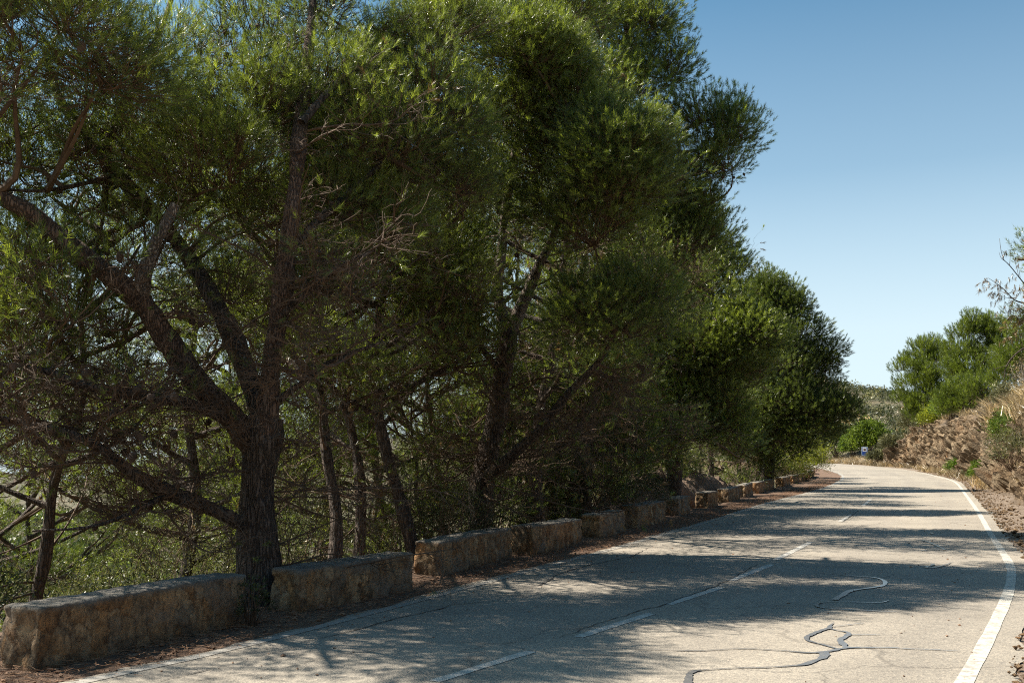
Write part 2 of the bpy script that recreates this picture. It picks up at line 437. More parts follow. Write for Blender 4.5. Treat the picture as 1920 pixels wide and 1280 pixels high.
# ---- ground
m, N, L, b = mat("ground_soil"); M['ground'] = m
p = geo_pos(N, L)
n1 = noise(N, L, p, 3.2, 6, 0.65); n2 = noise(N, L, p, 30, 4, 0.7); n3 = noise(N, L, p, 0.12, 5, 0.65)
litter = ramp(N, L, n1, [(0.3, (0.085, 0.050, 0.031)), (0.55, (0.155, 0.092, 0.057)), (0.78, (0.24, 0.155, 0.10))])
dirt = ramp(N, L, n1, [(0.3, (0.13, 0.095, 0.068)), (0.55, (0.20, 0.15, 0.11)), (0.8, (0.30, 0.235, 0.18))])
hill = ramp(N, L, n3, [(0.32, (0.045, 0.048, 0.022)), (0.5, (0.085, 0.074, 0.04)), (0.68, (0.15, 0.115, 0.068))])
c = mix(N, L, attr(N, "dirt"), litter, dirt)
c = mix(N, L, attr(N, "hill"), c, hill)
c = mix(N, L, 0.6, c, ramp(N, L, n2, [(0.3, (0.5, 0.5, 0.5)), (0.6, (1.1, 1.1, 1.1))]), 'MULTIPLY')
L.new(c, b.inputs["Base Color"]); b.inputs["Roughness"].default_value = 0.95
bump(N, L, b, math_node(N, L, 'ADD', n1, n2), 0.8, 0.05)

# ---- cut rock
m, N, L, b = mat("cut_rock"); M['rock'] = m
p = geo_pos(N, L)
n1 = noise(N, L, p, 0.8, 5, 0.6); n2 = noise(N, L, p, 11, 6, 0.7); n0 = noise(N, L, p, 0.35, 4, 0.6)
c = ramp(N, L, n1, [(0.28, (0.075, 0.046, 0.023)), (0.5, (0.175, 0.112, 0.058)), (0.72, (0.29, 0.195, 0.108))])
c = mix(N, L, ramp(N, L, n0, [(0.52, (0, 0, 0)), (0.66, (0.7, 0.7, 0.7))]), c, (0.20, 0.10, 0.038))
c = mix(N, L, attr(N, "cellv"), c, (0.33, 0.26, 0.17))
c = mix(N, L, 0.8, c, ramp(N, L, n2, [(0.3, (0.42, 0.4, 0.4)), (0.55, (1, 1, 1)), (0.8, (1.25, 1.2, 1.1))]), 'MULTIPLY')
c = mix(N, L, attr(N, "soil"), c, mix(N, L, n2, (0.065, 0.046, 0.031), (0.17, 0.125, 0.085)))
L.new(c, b.inputs["Base Color"]); b.inputs["Roughness"].default_value = 0.95
bump(N, L, b, n2, 1.0, 0.12)

# ------------------------------------------------------------------ road geometry
CEN = np.array([(-18, -22), (-9.5, -8.2), (-1.75, 4.2), (0.62, 8.1), (3.75, 14.7), (6.05, 20.1), (11.35, 32.4), (20.2, 53.6), (24.9, 65.5), (28.6, 78), (31.9, 94),
                (33.2, 110), (32.2, 126), (28.5, 142), (22, 160), (13, 180)], float)
C = resample(CEN, 900)
seg = np.linalg.norm(np.diff(C, axis=0), axis=1)
S = np.concatenate([[0], np.cumsum(seg)])
CT = norm(np.gradient(C, axis=0)); CN = np.stack([CT[:, 1], -CT[:, 0]], -1)      # right-hand normal

def prof(y):
    a = np.clip((np.asarray(y, float) - 40) / 60, 0, 1.7)
    return 0.8 * a * a / (a + 0.35)

EXT = np.stack([13 - 0.45 * np.arange(4, 1000, 4.0), 180 + np.arange(4, 1000, 4.0)], -1)
NEARLINE = np.vstack([C[::2], EXT])
def st(xy):
    """road coordinates: distance along, signed offset (right positive), foot height"""
    xy = np.asarray(xy, float).reshape(-1, 2)
    s = np.empty(len(xy)); t = np.empty(len(xy)); z = np.empty(len(xy))
    for a in range(0, len(xy), 4000):
        q = xy[a:a + 4000]
        d = ((q[:, None, :] - NEARLINE[None]) ** 2).sum(-1)
        i = np.clip(d.argmin(1) * 2, 1, len(C) - 1)
        v = q - NEARLINE[d.argmin(1)]
        s[a:a + 4000] = S[i] + (v * CT[i]).sum(1)
        side = (v * CN[i]).sum(1)
        t[a:a + 4000] = np.sign(side) * np.where(np.sqrt((v ** 2).sum(1)) > 25, np.sqrt((v ** 2).sum(1)), np.abs(side))
        z[a:a + 4000] = prof(C[i, 1])
    return s, t, z

def xy_of(s, t):
    s = np.asarray(s, float); t = np.asarray(t, float)
    x = np.interp(s, S, C[:, 0]); y = np.interp(s, S, C[:, 1])
    nx = np.interp(s, S, CN[:, 0]); ny = np.interp(s, S, CN[:, 1])
    return np.stack([x + nx * t, y + ny * t], -1)

def road_z(s):
    return prof(np.interp(s, S, C[:, 1]))

def s_at_y(y):
    return np.interp(y, C[:640, 1], S[:640])

R_PTS = [(3.06, 7.31), (5.24, 10.76), (7.76, 15.65), (8.44, 17.48), (10.62, 22.6), (16.3, 35.8), (25.18, 56.9), (29.0, 68.8), (30.9, 75)]
L_PTS = [(-2.99, 7.31), (-2.31, 8.71), (-1.21, 10.99), (0, 13.82), (1.06, 16.11), (2.42, 19.1), (4.34, 23.47), (7.39, 31.4), (11.38, 40.5), (16.85, 53), (21.9, 66.5)]
rs, rt, _ = st(R_PTS); ls_, lt, _ = st(L_PTS)
def smooth_edge(s0, t0, s, far):
    q = np.interp(s, np.concatenate([[0], s0, [s0[-1] + 12]]), np.concatenate([[t0[0]], t0, [far]]))
    k = np.hanning(81); k /= k.sum()
    return np.convolve(np.pad(q, 40, mode='edge'), k, mode='valid')
SS = np.arange(0, S[-1] - 1, 0.2)
TR = smooth_edge(rs, rt, SS, 3.15); TL = smooth_edge(ls_, lt, SS, -3.2)
tR = lambda s: np.interp(s, SS, TR)
tL = lambda s: np.interp(s, SS, TL)

# ------------------------------------------------------------------ terrain
def bank_h(y):
    return np.interp(y, [-30, 6, 14, 22, 34, 60, 78, 92, 104, 125, 160], [3.0, 2.6, 2.3, 2.7, 3.5, 3.6, 3.7, 3.5, 1.4, 0.8, 0.8])

def terrain(xy):
    xy = np.asarray(xy, float).reshape(-1, 2)
    s, t, z = st(xy)
    x, y = xy[:, 0], xy[:, 1]
    p3 = np.stack([x, y, 0 * x], -1)
    h = z - 0.012 + 0 * x
    # left: litter strip, wall line, then the slope into the valley
    l = -t - 5.3
    drop = -0.55 * np.clip(l, 0, 22) - 0.28 * np.clip(l - 22, 0, 40)
    far = smooth(70, 330, l) * (72 + 26 * fbm(p3 / 90, 4, 3)) + smooth(20, 80, l) * 5 * fbm(p3 / 24, 3, 5)
    left = -0.02 + drop + far + 0.25 * smooth(0, 3, l) * fbm(p3 / 1.7, 3, 8)
    h = h + np.where(l > 0, left, 0)
    # right: verge, hidden foot under the bank mesh, hillside above
    r = t - 4.6 - 2.0 * (1 - smooth(10, 24, y)) - 0.5 * (1 - smooth(36, 60, y))
    bh = bank_h(y)
    right = np.where(r > 0, bh * smooth(0.6, 2.6, r) + 0.42 * np.clip(r - 2.2, 0, 30) * np.clip(bh / 3, 0.1, 1) + 0.12 * np.clip(r - 30, 0, 60), 0)
    right = right - 0.5 * smooth(0.2, 0.8, r) * (1 - smooth(6.0, 7.0, r)) + 0.3 * smooth(7, 9, r) * fbm(p3 / 3, 3, 11)
    h = h + np.where(r > 0, right, 0)
    # hill across the bend
    h = h + 17.5 * np.exp(-(((x - 42) / 52) ** 2 + ((y - 285) / 55) ** 2)) * (1 + 0.25 * fbm(p3 / 18, 3, 21)) * smooth(8, 40, np.abs(t))
    h = h + np.where((np.abs(t) < 5.3) & (np.abs(t) > 3.5), 0.05 * fbm(p3 / 0.5, 3, 2) + 0.02, 0) * smooth(3.6, 4.2, np.abs(t))
    return h

def axis(spans):
    out = []
    for a, b_, st_ in spans:
        out.append(np.arange(a, b_, st_))
    return np.concatenate(out + [[spans[-1][1]]])
gx = axis([(-620, -120, 14), (-120, -40, 4), (-40, -10, 1.0), (-10, 42, 0.4), (42, 70, 1.2), (70, 160, 4), (160, 620, 20)])
gy = axis([(-160, -30, 10), (-30, 2, 1.6), (2, 70, 0.4), (70, 120, 1.0), (120, 320, 4), (320, 900, 20)])
GX, GY = np.meshgrid(gx, gy, indexing='xy')
gxy = np.stack([GX.ravel(), GY.ravel()], -1)
gz = terrain(gxy)
gs, gt, _ = st(gxy)
ni, nj = GX.shape
idx = np.arange(ni * nj).reshape(ni, nj)
gq = np.stack([idx[:-1, :-1], idx[:-1, 1:], idx[1:, 1:], idx[1:, :-1]], -1).reshape(-1, 4)
a_dirt = smooth(2.5, 3.3, gt) 
a_hill = np.maximum(smooth(5.6, 9, gt), smooth(5.8, 8.5, -gt))
ground = make_obj("ground", np.c_[gxy, gz], gq, M['ground'], smooth_shade=True, attrs={'dirt': a_dirt, 'hill': a_hill})
tag(ground, kind='structure')

def ground_z(x, y):
    return float(terrain([(x, y)])[0])

# ---- road ribbon and its markings
def ribbon(name, s, t0, t1, dz, material, parent=None, cols=2):
    u = np.linspace(0, 1, cols)[None, :]
    tt = t0[:, None] * (1 - u) + t1[:, None] * u
    xy = xy_of(np.repeat(s[:, None], cols, 1).ravel(), tt.ravel())
    z = np.repeat(road_z(s)[:, None], cols, 1).ravel() + dz
    i = np.arange(len(s) * cols).reshape(len(s), cols)
    q = np.stack([i[:-1, :-1], i[:-1, 1:], i[1:, 1:], i[1:, :-1]], -1).reshape(-1, 4)
    mid = (tR(s[:, None] + 0 * tt) + tL(s[:, None] + 0 * tt)) / 2
    d_ = np.abs(tt - mid)
    tk = np.exp(-((d_ - 0.75) / 0.33) ** 2) + np.exp(-((d_ - 2.3) / 0.33) ** 2)
    return make_obj(name, np.c_[xy, z], q, material, parent, True, attrs={'track': tk.ravel()})

rag = 0.05 * vnoise(np.stack([SS / 0.35, 0 * SS, 0 * SS], -1), 4) + 0.05 * vnoise(np.stack([SS / 1.6, 0 * SS, 0 * SS], -1), 5)
road = ribbon("road", SS, TL - 0.16 + rag, TR + 0.30 + rag * 1.2, 0.0, M['asphalt'], cols=42)
tag(road, kind='structure')
r2 = 0.006 * vnoise(np.stack([SS / 0.3, 0 * SS + 3, 0 * SS], -1), 6)
k = SS < s_at_y(78)
ribbon("edge_line", SS[k], TR[k] - 0.06 + r2[k], TR[k] + 0.06 + r2[::-1][k], 0.004, M['paint'], road)
o = ribbon("edge_line", SS, TL - 0.06 + r2, TL + 0.05 + r2[::-1], 0.004, M['paint_worn'], road)
o["label"] = "faded thin white edge line on the wall side"
tmid = lambda s: (tR(s) + tL(s)) / 2

def on_road(px, py):
    d = at(px, py, 1.0) - np.array([0, 0, CAM_H])
    z = 0.0
    for _ in range(60):
        k_ = (z - CAM_H) / d[2]; z = 0.5 * z + 0.5 * float(prof(d[1] * k_))
    return np.array([d[0] * k_, d[1] * k_, z])

def strip(name, pts, widths, dz, material, parent, n=60, wob=0.0, seed=0):
    """flat band of changing width lying on the road"""
    P = resample(pts, n)
    W = np.interp(np.linspace(0, 1, n), np.linspace(0, 1, len(widths)), widths) * (0.46 if 'tar' in name else 0.4 if 'crack' in name else 1)
    if 'tar' in name or 'crack' in name:
        kk = np.hanning(23); kk /= kk.sum(); W = np.convolve(np.pad(W, 11, mode='edge'), kk, mode='valid')
        P = np.stack([np.convolve(np.pad(P[:, q_], 11, mode='reflect', reflect_type='odd'), kk, mode='valid') for q_ in range(3)], -1)
    T = norm(np.gradient(P[:, :2], axis=0)); Nn = np.stack([T[:, 1], -T[:, 0]], -1)
    q3 = np.c_[P[:, :2] * 9, np.zeros(n)]
    W = W * (1 + wob * vnoise(q3, seed) + 0.8 * wob * vnoise(q3 * 3.1, seed + 3)); P[:, :2] += Nn * (wob * 0.05 * vnoise(q3 * 0.7, seed + 1))[:, None]
    V = np.empty((n, 2, 3)); V[:, 0, :2] = P[:, :2] - Nn * W[:, None] / 2; V[:, 1, :2] = P[:, :2] + Nn * W[:, None] / 2
    s_, _, zz = st(P[:, :2])
    V[:, :, 2] = (road_z(s_) + dz)[:, None]
    i = np.arange(2 * n).reshape(n, 2)
    q = np.stack([i[:-1, 0], i[:-1, 1], i[1:, 1], i[1:, 0]], -1)
    return make_obj(name, V.reshape(-1, 3), q, material, parent)

for a, b_ in (((815, 1277), (996, 1221)), ((1083, 1194), (1221, 1150)), ((1253, 1133), (1352, 1101)), ((1370, 1088), (1447, 1058)), ((1455, 1049), (1520, 1016)),
              ((1575, 977), (1597, 965)), ((1618, 948), (1632, 936))):
    strip("lane_dash", [on_road(*a), on_road(*b_)], [0.11, 0.11], 0.004, M['paint_dash'], road, 24, 0.12, int(a[0]))

def px_strip(name, pix, widths, material, dz, wob=0.3):
    return strip(name, [on_road(*p_) for p_ in pix], widths, dz, material, road, 40 * len(pix), wob, int(pix[0][0]))
TARS = [
    ([(1284, 1284), (1297, 1262), (1316, 1256), (1350, 1254), (1400, 1252), (1470, 1250), (1520, 1243), (1545, 1232), (1550, 1222)], [.14, .15, .06, .04, .04, .05, .11, .16, .14]),
    ([(1190, 1217), (1300, 1220), (1400, 1217), (1460, 1220), (1520, 1224), (1550, 1222), (1590, 1215), (1640, 1214), (1720, 1217), (1800, 1221)], [.03, .045, .05, .05, .07, .12, .10, .06, .05, .03]),
    ([(1588, 1216), (1580, 1206), (1577, 1200), (1592, 1191), (1590, 1186), (1568, 1182), (1552, 1178)], [.12, .13, .10, .11, .08, .07, .05]),
    ([(1563, 1168), (1555, 1177), (1538, 1183), (1510, 1198), (1540, 1208), (1572, 1217)], [.02, .10, .10, .09, .08, .05]),
    ([(1592, 1190), (1620, 1190), (1650, 1191)], [.06, .04, .02]),
    ([(1560, 1175), (1590, 1172), (1622, 1169)], [.05, .035, .02]),
    ([(1530, 1073), (1600, 1080), (1640, 1083), (1662, 1092), (1648, 1100), (1618, 1104), (1594, 1108), (1580, 1115), (1566, 1125)], [.02, .04, .07, .11, .12, .10, .14, .14, .16]),
    ([(1665, 1126), (1645, 1130), (1585, 1129), (1540, 1130), (1530, 1136), (1550, 1141), (1610, 1144), (1682, 1148)], [.03, .05, .05, .06, .10, .06, .05, .03]),
    ([(1727, 1012), (1750, 1020), (1772, 1031)], [.09, .13, .10]),
    ([(1728, 1033), (1745, 1031), (1772, 1031)], [.07, .09, .09]),
    ([(1727, 1057), (1752, 1058), (1738, 1064), (1760, 1063), (1786, 1054)], [.05, .08, .09, .07, .03]),
    ([(1738, 1002), (1748, 1000), (1744, 998)], [.06, .10, .05]),
    ([(1330, 1006), (1450, 1008), (1600, 1017), (1730, 1021)], [.02, .03, .03, .02]),
]
for k_, (pp, ww) in enumerate(TARS):
    o = px_strip("tar_seam", pp, ww, M['tar'], 0.0075 + 0.0004 * k_)
for pp, ww in [([(560, 1205), (620, 1192), (720, 1166), (820, 1142), (860, 1133), (950, 1125)], [.01, .03, .04, .06, .03, .01]),
               ([(1000, 1098), (1018, 1094), (1045, 1078), (1100, 1060), (1140, 1052), (1185, 1042), (1222, 1024)], [.02, .09, .05, .04, .03, .04, .02]),
               ([(300, 1277), (360, 1262), (430, 1247)], [.02, .035, .01]),
               ([(1050, 1195), (1150, 1160), (1240, 1134), (1300, 1113), (1360, 1090), (1420, 1058)], [.015, .03, .035, .04, .04, .02]),
               ([(1580, 978), (1596, 967), (1610, 957)], [.05, .08, .03])]:
    px_strip("road_crack", pp, ww, M['crack'], 0.0066, 0.5)

# ------------------------------------------------------------------ guard blocks along the left edge
def block_mesh(Lb, Wb, Hb, seed, round_end=False):
    nx, ny, nz_ = max(8, int(Lb / 0.03)), 14, 20
    V = []; F = []; n0 = 0
    def face(o, u, v, nu, nv):
        nonlocal n0
        a, b__ = np.meshgrid(np.linspace(0, 1, nu), np.linspace(0, 1, nv), indexing='ij')
        V.append((np.array(o) + a[..., None] * np.array(u) + b__[..., None] * np.array(v)).reshape(-1, 3))
        i = np.arange(nu * nv).reshape(nu, nv) + n0
        F.append(np.stack([i[:-1, :-1], i[1:, :-1], i[1:, 1:], i[:-1, 1:]], -1).reshape(-1, 4)); n0 += nu * nv
    x0, x1, y0, y1, zb = -Lb / 2, Lb / 2, -Wb / 2, Wb / 2, -0.15
    HH = Hb + 0.15
    face((x0, y0, zb), (Lb, 0, 0), (0, 0, HH), nx, nz_)          # road face (y-)
    face((x1, y1, zb), (-Lb, 0, 0), (0, 0, HH), nx, nz_)
    face((x1, y0, zb), (0, Wb, 0), (0, 0, HH), ny, nz_)
    face((x0, y1, zb), (0, -Wb, 0), (0, 0, HH), ny, nz_)
    face((x0, y0, Hb), (Lb, 0, 0), (0, Wb, 0), nx, ny)
    V = np.concatenate(V); F = np.concatenate(F)
    key = np.round(V, 4)
    _, first, inv = np.unique(key, axis=0, return_index=True, return_inverse=True)
    inv = inv.ravel(); V = V[first]; F = inv[F]
    # rounded arrises
    r_ = 0.028
    lim = np.array([Lb / 2, Wb / 2, Hb])
    inner = V.copy()
    inner[:, 0] = np.clip(V[:, 0], -lim[0] + r_, lim[0] - r_); inner[:, 1] = np.clip(V[:, 1], -lim[1] + r_, lim[1] - r_); inner[:, 2] = np.minimum(V[:, 2], lim[2] - r_)
    d = V - inner; dl = np.linalg.norm(d, axis=1, keepdims=True)
    V = np.where(dl > r_, inner + d / np.maximum(dl, 1e-6) * r_, V)
    out = norm(d + 1e-6)
    q = V + seed * 13.7
    f1, _, cv = cells(q * np.array([4.2, 4.2, 5.5]) + 0.35 * np.stack([vnoise(q * 3, 1), vnoise(q * 3, 2), vnoise(q * 3, 3)], -1), seed)
    f2, _, cv2 = cells(q * np.array([11, 11, 6.0]) + 0.5 * np.stack([vnoise(q * 5, 11), vnoise(q * 5, 12), vnoise(q * 5, 13)], -1), seed + 30)
    disp = 0.024 * (cv - 0.5) - 0.020 * smooth(0.5, 0.8, f1) + 0.018 * (cv2 - 0.5) + 0.012 * fbm(q * 4, 3, seed + 5) + 0.012 * fbm(q * 19, 2, seed + 8)
    topm = smooth(Hb - 0.06, Hb - 0.005, V[:, 2])
    disp = disp * (1 - 0.75 * topm) 
    V = V + out * disp[:, None]
    V[:, 2] += topm * (0.02 * fbm(q * np.array([0.9, 0.9, 0.9]), 2, seed + 9) - 0.012 * np.abs(vnoise(q * 6, seed)))
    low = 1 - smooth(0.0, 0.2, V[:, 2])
    return V, F, topm, low

BL = [  # where the road face starts and ends in the photo, height, label
    ((66, 1257), (462, 1168), 0.50, "longest stone guard block, nearest the camera, with a rounded top corner by the big pine"),
    ((560, 1148), (777, 1105), 0.47, "stone guard block just right of the big forked pine, its right half grey plaster"),
    ((826, 1080), (960, 1045), 0.50, "third stone guard block from the left, orange rubble face, in front of the leaning pine"),
    ((1000, 1042), (1092, 1017), 0.50, "fourth stone guard block from the left with a dark shaded end"),
    ((1125, 1008), (1174, 997), 0.50, "fifth stone guard block from the left, shorter than the four before it"),
    ((1197, 990), (1250, 976), 0.54, "sixth stone guard block from the left, where the soil heap begins"),
    ((1279, 968), (1303, 962), 0.52, "seventh stone guard block from the left, low in front of the soil heap"),
    ((1326, 953), (1346, 948), 0.52, "eighth stone guard block from the left, below the crest of the soil heap"),
    ((1362, 942), (1382, 936), 0.52, "ninth stone guard block from the left, below the middle of the soil heap"),
    ((1395, 933), (1411, 929), 0.54, "tenth stone guard block from the left, at the far half of the soil heap"),
    ((1420, 925.5), (1436, 921.5), 0.54, "eleventh stone guard block from the left, by the far end of the soil heap"),
    ((1443, 920), (1457, 916.5), 0.54, "twelfth stone guard block from the left, first one past the soil heap"),
    ((1464, 914.5), (1477, 912), 0.5, "thirteenth stone guard block from the left, under the far dark pines"),
    ((1483, 910.7), (1494, 909), 0.5, "fourteenth stone guard block from the left, under the far dark pines' edge"),
    ((1499, 908), (1509, 906.3), 0.5, "fifteenth stone guard block from the left, before the yellow green bush"),
    ((1513, 905.5), (1522, 904), 0.5, "sixteenth stone guard block from the left, sunlit, beside the yellow green bush"),
    ((1526, 903.3), (1535, 901.8), 0.5, "seventeenth stone guard block from the left, sunlit, third from the far end"),
    ((1538, 901), (1545, 899.6), 0.5, "sunlit stone guard block, last but one at the far end of the row"),
    ((1547, 898.8), (1553, 897), 0.5, "last sunlit stone guard block at the far end of the row"),
]
wall_t = []
for a, b_, _, _ in BL[:12]:
    for q_ in (a, b_):
        g_ = on_road(*q_); s_, t_, _ = st([g_[:2]]); wall_t.append((s_[0], t_[0]))
wall_t = np.array(wall_t)
fit = np.polyfit(wall_t[:, 0], wall_t[:, 1], 2)
WALL_MAX = wall_t[:, 0].max()
def wall_off(s_):
    return np.polyval(fit, min(s_, WALL_MAX)) - 0.0
def s_on_wall(px):
    """where the wall line crosses the sight line of a photo column"""
    ss = np.arange(0, 110, 0.05)
    tt = np.array([wall_off(v) for v in ss])
    q_ = xy_of(ss, tt)
    u = (px - 960) / F_PX
    d_ = np.abs(q_[:, 0] / np.maximum(q_[:, 1], 0.1) * 1.0 - u * 1.0)
    d_[q_[:, 1] < 2] = 9
    return ss[d_.argmin()]
BLOCK_S = []
for k_, (a, b_, hb, lab) in enumerate(BL):
    # columns are corrected for the camera's pitch via on_road
    if k_ < 12:
        s0 = st([on_road(*a)[:2]])[0][0]; s1 = st([on_road(*b_)[:2]])[0][0]
    else:
        s0 = s_on_wall(a[0]); s1 = s_on_wall(b_[0])
        s0 = max(s0, BLOCK_S[-1][1] + 0.7)
    if k_ and s0 < BLOCK_S[-1][1] + 0.35: s0 = BLOCK_S[-1][1] + 0.35
    s1 = max(s1, s0 + 1.5)
    BLOCK_S.append((s0, s1))
    p0 = xy_of([s0], [wall_off(s0)])[0]; p1 = xy_of([s1], [wall_off(s1)])[0]
    if k_ < 6: p0 = on_road(*a)[:2]; p1 = on_road(*b_)[:2]
    dv = p1 - p0; ln = float(np.linalg.norm(dv)); dv = dv / ln; left = np.array([-dv[1], dv[0]])
    c_ = (p0 + p1) / 2 + left * 0.2
    V, Fq, tp, lw = block_mesh(ln, 0.40, hb, k_ + 1)
    o = make_obj("stone_block", V, Fq, M['stone'], smooth_shade=True, attrs={'top': tp, 'low': lw})
    o.location = (c_[0], c_[1], float(road_z((s0 + s1) / 2)) - 0.03)
    o.rotation_euler = (rng.normal(0, 0.012), rng.normal(0, 0.008), math.atan2(dv[1], dv[0]))
    tag(o, lab, "guard block", "stone guard blocks along the left edge of the road")

# grit, bark flakes and needles blown onto the asphalt
g = np.random.default_rng(17)
n = 420
ss = s_at_y(6.0 + 40 * g.random(n) ** 1.6); tt = np.where(g.random(n) < 0.55, tR(ss) - np.abs(g.normal(0, 0.9, n)), tL(ss) + np.abs(g.normal(0, 0.9, n)))
GRIT = (np.c_[xy_of(ss, tt), road_z(ss) + 0.004], np.clip(g.lognormal(-4.75, 0.5, n), 0.004, 0.03))

# ------------------------------------------------------------------ cut bank on the right
bs = np.arange(s_at_y(5), s_at_y(109), 0.085)
bv = np.concatenate([np.linspace(0, 0.12, 6)[:-1], np.linspace(0.12, 0.62, 34)[:-1], np.linspace(0.62, 1, 20)])
BS, BV = np.meshgrid(bs, bv, indexing='ij')
by = np.interp(BS, S, C[:, 1]); BH = bank_h(by)
toe = tR(BS) + 0.75 + 0.35 * vnoise(np.stack([BS / 2.2, 0 * BS, 0 * BS], -1), 31) + 0.4 * smooth(60, 90, by) + 2.0 * (1 - smooth(10, 24, by)) + 0.55 * (1 - smooth(36, 60, by))
out_ = np.interp(BV, [0, 0.12, 0.3, 0.62, 1], [0, 0.5, 0.72, 1.1, 4.0])
up_ = np.interp(BV, [0, 0.12, 0.3, 0.62, 1], [-0.12, 0.14, 0.95, 2.9, 4.2]) / 2.9 
bxy = xy_of(BS.ravel(), (toe + out_).ravel())
bz = (road_z(BS) + up_ * BH).ravel()
P3 = np.c_[bxy, bz]
nx_ = np.interp(BS.ravel(), S, CN[:, 0]); ny_ = np.interp(BS.ravel(), S, CN[:, 1])
outn = norm(np.c_[-nx_, -ny_, 0 * nx_ + 0.55])
warp = P3 + 0.25 * np.stack([vnoise(P3 * 1.3, 1), vnoise(P3 * 1.3, 2), vnoise(P3 * 1.3, 3)], -1)
ca, sa = math.cos(0.45), math.sin(0.45)
along = np.interp(BS.ravel(), S, S) + 0 * BS.ravel()
WL = np.c_[along + 0.35 * vnoise(P3 * 1.1, 1), (toe + out_).ravel() + 0.35 * vnoise(P3 * 1.1, 2), bz + 0.35 * vnoise(P3 * 1.1, 3)]
WL = np.c_[WL[:, 0] * ca - WL[:, 2] * sa, WL[:, 1], WL[:, 0] * sa + WL[:, 2] * ca]
warp = WL
f1, vec, cv = cells(warp * np.array([0.55, 0.9, 1.7]), 41)
g1, gvec, gv = cells(warp * np.array([2.6, 3.6, 6.2]), 47)
rockm = (smooth(0.06, 0.16, BV) * (1 - smooth(0.6, 0.72, BV + 0.10 * vnoise(np.stack([BS / 1.5, 0 * BS, 0 * BS], -1), 9)))).ravel()
soilpatch = smooth(0.05, 0.3, fbm(P3 / 2.4, 3, 77)) * 0.6 + smooth(24, 32, by.ravel()) * 0
near_soil = 1 - smooth(27, 40, by.ravel())
rockm2 = rockm * np.clip(1 - 0.55 * near_soil - 0.25 * soilpatch, 0, 1)
d1, _ = facet(WL * np.array([0.75, 0.9, 0.9]), 141, 0.9)
d2, gv = facet(WL * np.array([2.0, 2.2, 2.5]), 143, 1.0)
d3, _ = facet(WL * np.array([5.0, 4.5, 6.0]), 145, 1.0)
disp = rockm2 * (0.62 * d1 + 0.40 * d2 + 0.16 * d3) + (1 - rockm2) * (0.22 * fbm(P3 * 1.1, 4, 55) + 0.05 * fbm(P3 * 6, 3, 57)) + 0.25 * fbm(P3 / 2.6, 3, 60) * (0.25 + 0.75 * smooth(0.1, 0.3, BV.ravel()))
P3 = P3 + outn * disp[:, None]
i = np.arange(P3.shape[0]).reshape(BS.shape)
bq = np.stack([i[:-1, :-1], i[1:, :-1], i[1:, 1:], i[:-1, 1:]], -1).reshape(-1, 4)
bank = make_obj("rocky_bank", P3, bq, M['rock'], smooth_shade=False, attrs={'cellv': gv ** 2 * 0.6 * rockm2, 'soil': 1 - rockm2})
tag(bank, kind='structure')
BANKP = P3.reshape(BS.shape + (3,))
def on_bank(y, v):
    """point of the bank at forward distance y and profile share v"""
    a_ = int(np.clip(np.abs(by[:, 0] - y).argmin(), 0, len(bs) - 1)); b2 = int(np.abs(bv - v).argmin())
    return BANKP[a_, b2]

# ------------------------------------------------------------------ loose stones on the verges (nobody could count them)
ICO_V = None
def pebble_mesh(P, R, seed, squash=0.65):
    """angular stones: distorted octahedra cut once more"""
    base = norm(np.array([[1, 0, 0], [-1, 0, 0], [0, 1, 0], [0, -1, 0], [0, 0, 1], [0, 0, -1], [.7, .7, .5], [-.7, .7, .4], [-.7, -.7, .5], [.7, -.7, .4]], float))
    tris = np.array([[4, 0, 6], [4, 6, 2], [4, 2, 7], [4, 7, 1], [4, 1, 8], [4, 8, 3], [4, 3, 9], [4, 9, 0], [0, 5, 6], [6, 5, 2], [2, 5, 7], [7, 5, 1], [1, 5, 8], [8, 5, 3], [3, 5, 9], [9, 5, 0]])
    g = np.random.default_rng(seed); n = len(P)
    V = base[None] * (1 + g.uniform(-0.35, 0.25, (n, 10, 1)))
    sc_ = np.stack([g.uniform(0.7, 1.3, n), g.uniform(0.6, 1.1, n), g.uniform(0.4, 0.9, n) * squash / 0.65], -1)
    V = V * sc_[:, None, :]
    th = g.uniform(0, 6.28, n); c_, s_ = np.cos(th)[:, None], np.sin(th)[:, None]
    V = np.stack([V[..., 0] * c_ - V[..., 1] * s_, V[..., 0] * s_ + V[..., 1] * c_, V[..., 2]], -1)
    V = V * np.asarray(R)[:, None, None] + P[:, None, :]
    F = (tris[None] + (np.arange(n) * 10)[:, None, None]).reshape(-1, 3)
    return V.reshape(-1, 3), F

g = np.random.default_rng(3)
mb = MB()
n = 5200
ss = s_at_y(3.0 + 80 * g.random(n) ** 1.7); tt = tR(ss) + 0.24 + np.abs(g.normal(0, 0.55, n))
xy = xy_of(ss, tt); keep = (tt - tR(ss) < 1.7)
xy = xy[keep]; rr = np.clip(g.lognormal(-4.15, 0.6, len(xy)), 0.005, 0.085)
zz = road_z(ss[keep]) + 0.02 + np.clip((tt - tR(ss))[keep] - 0.75, 0, 1) * 0.25
V, F = pebble_mesh(np.c_[xy, zz], rr, 5); mb.add(V, F)
o = mb.build("loose_stones", M['rock']); tag(o, "loose brown stones and clods along the right verge", "stones", kind='stuff')
mb = MB()
n = 2600
ss = s_at_y(5.0 + 60 * g.random(n) ** 1.6); tt = tL(ss) - 0.12 - g.random(n) * 0.8
xy = xy_of(ss, tt); V, F = pebble_mesh(np.c_[xy, road_z(ss) + 0.0], np.clip(g.lognormal(-4.4, 0.5, n), 0.004, 0.06), 6); mb.add(V, F)
M['litter_bits'] = simple("litter_bits", (0.13, 0.07, 0.04), (0.30, 0.18, 0.11), 9)
o = mb.build("litter_crumbs", M['litter_bits']); tag(o, "reddish crumbs of bark and soil along the foot of the blocks", "litter", kind='stuff')
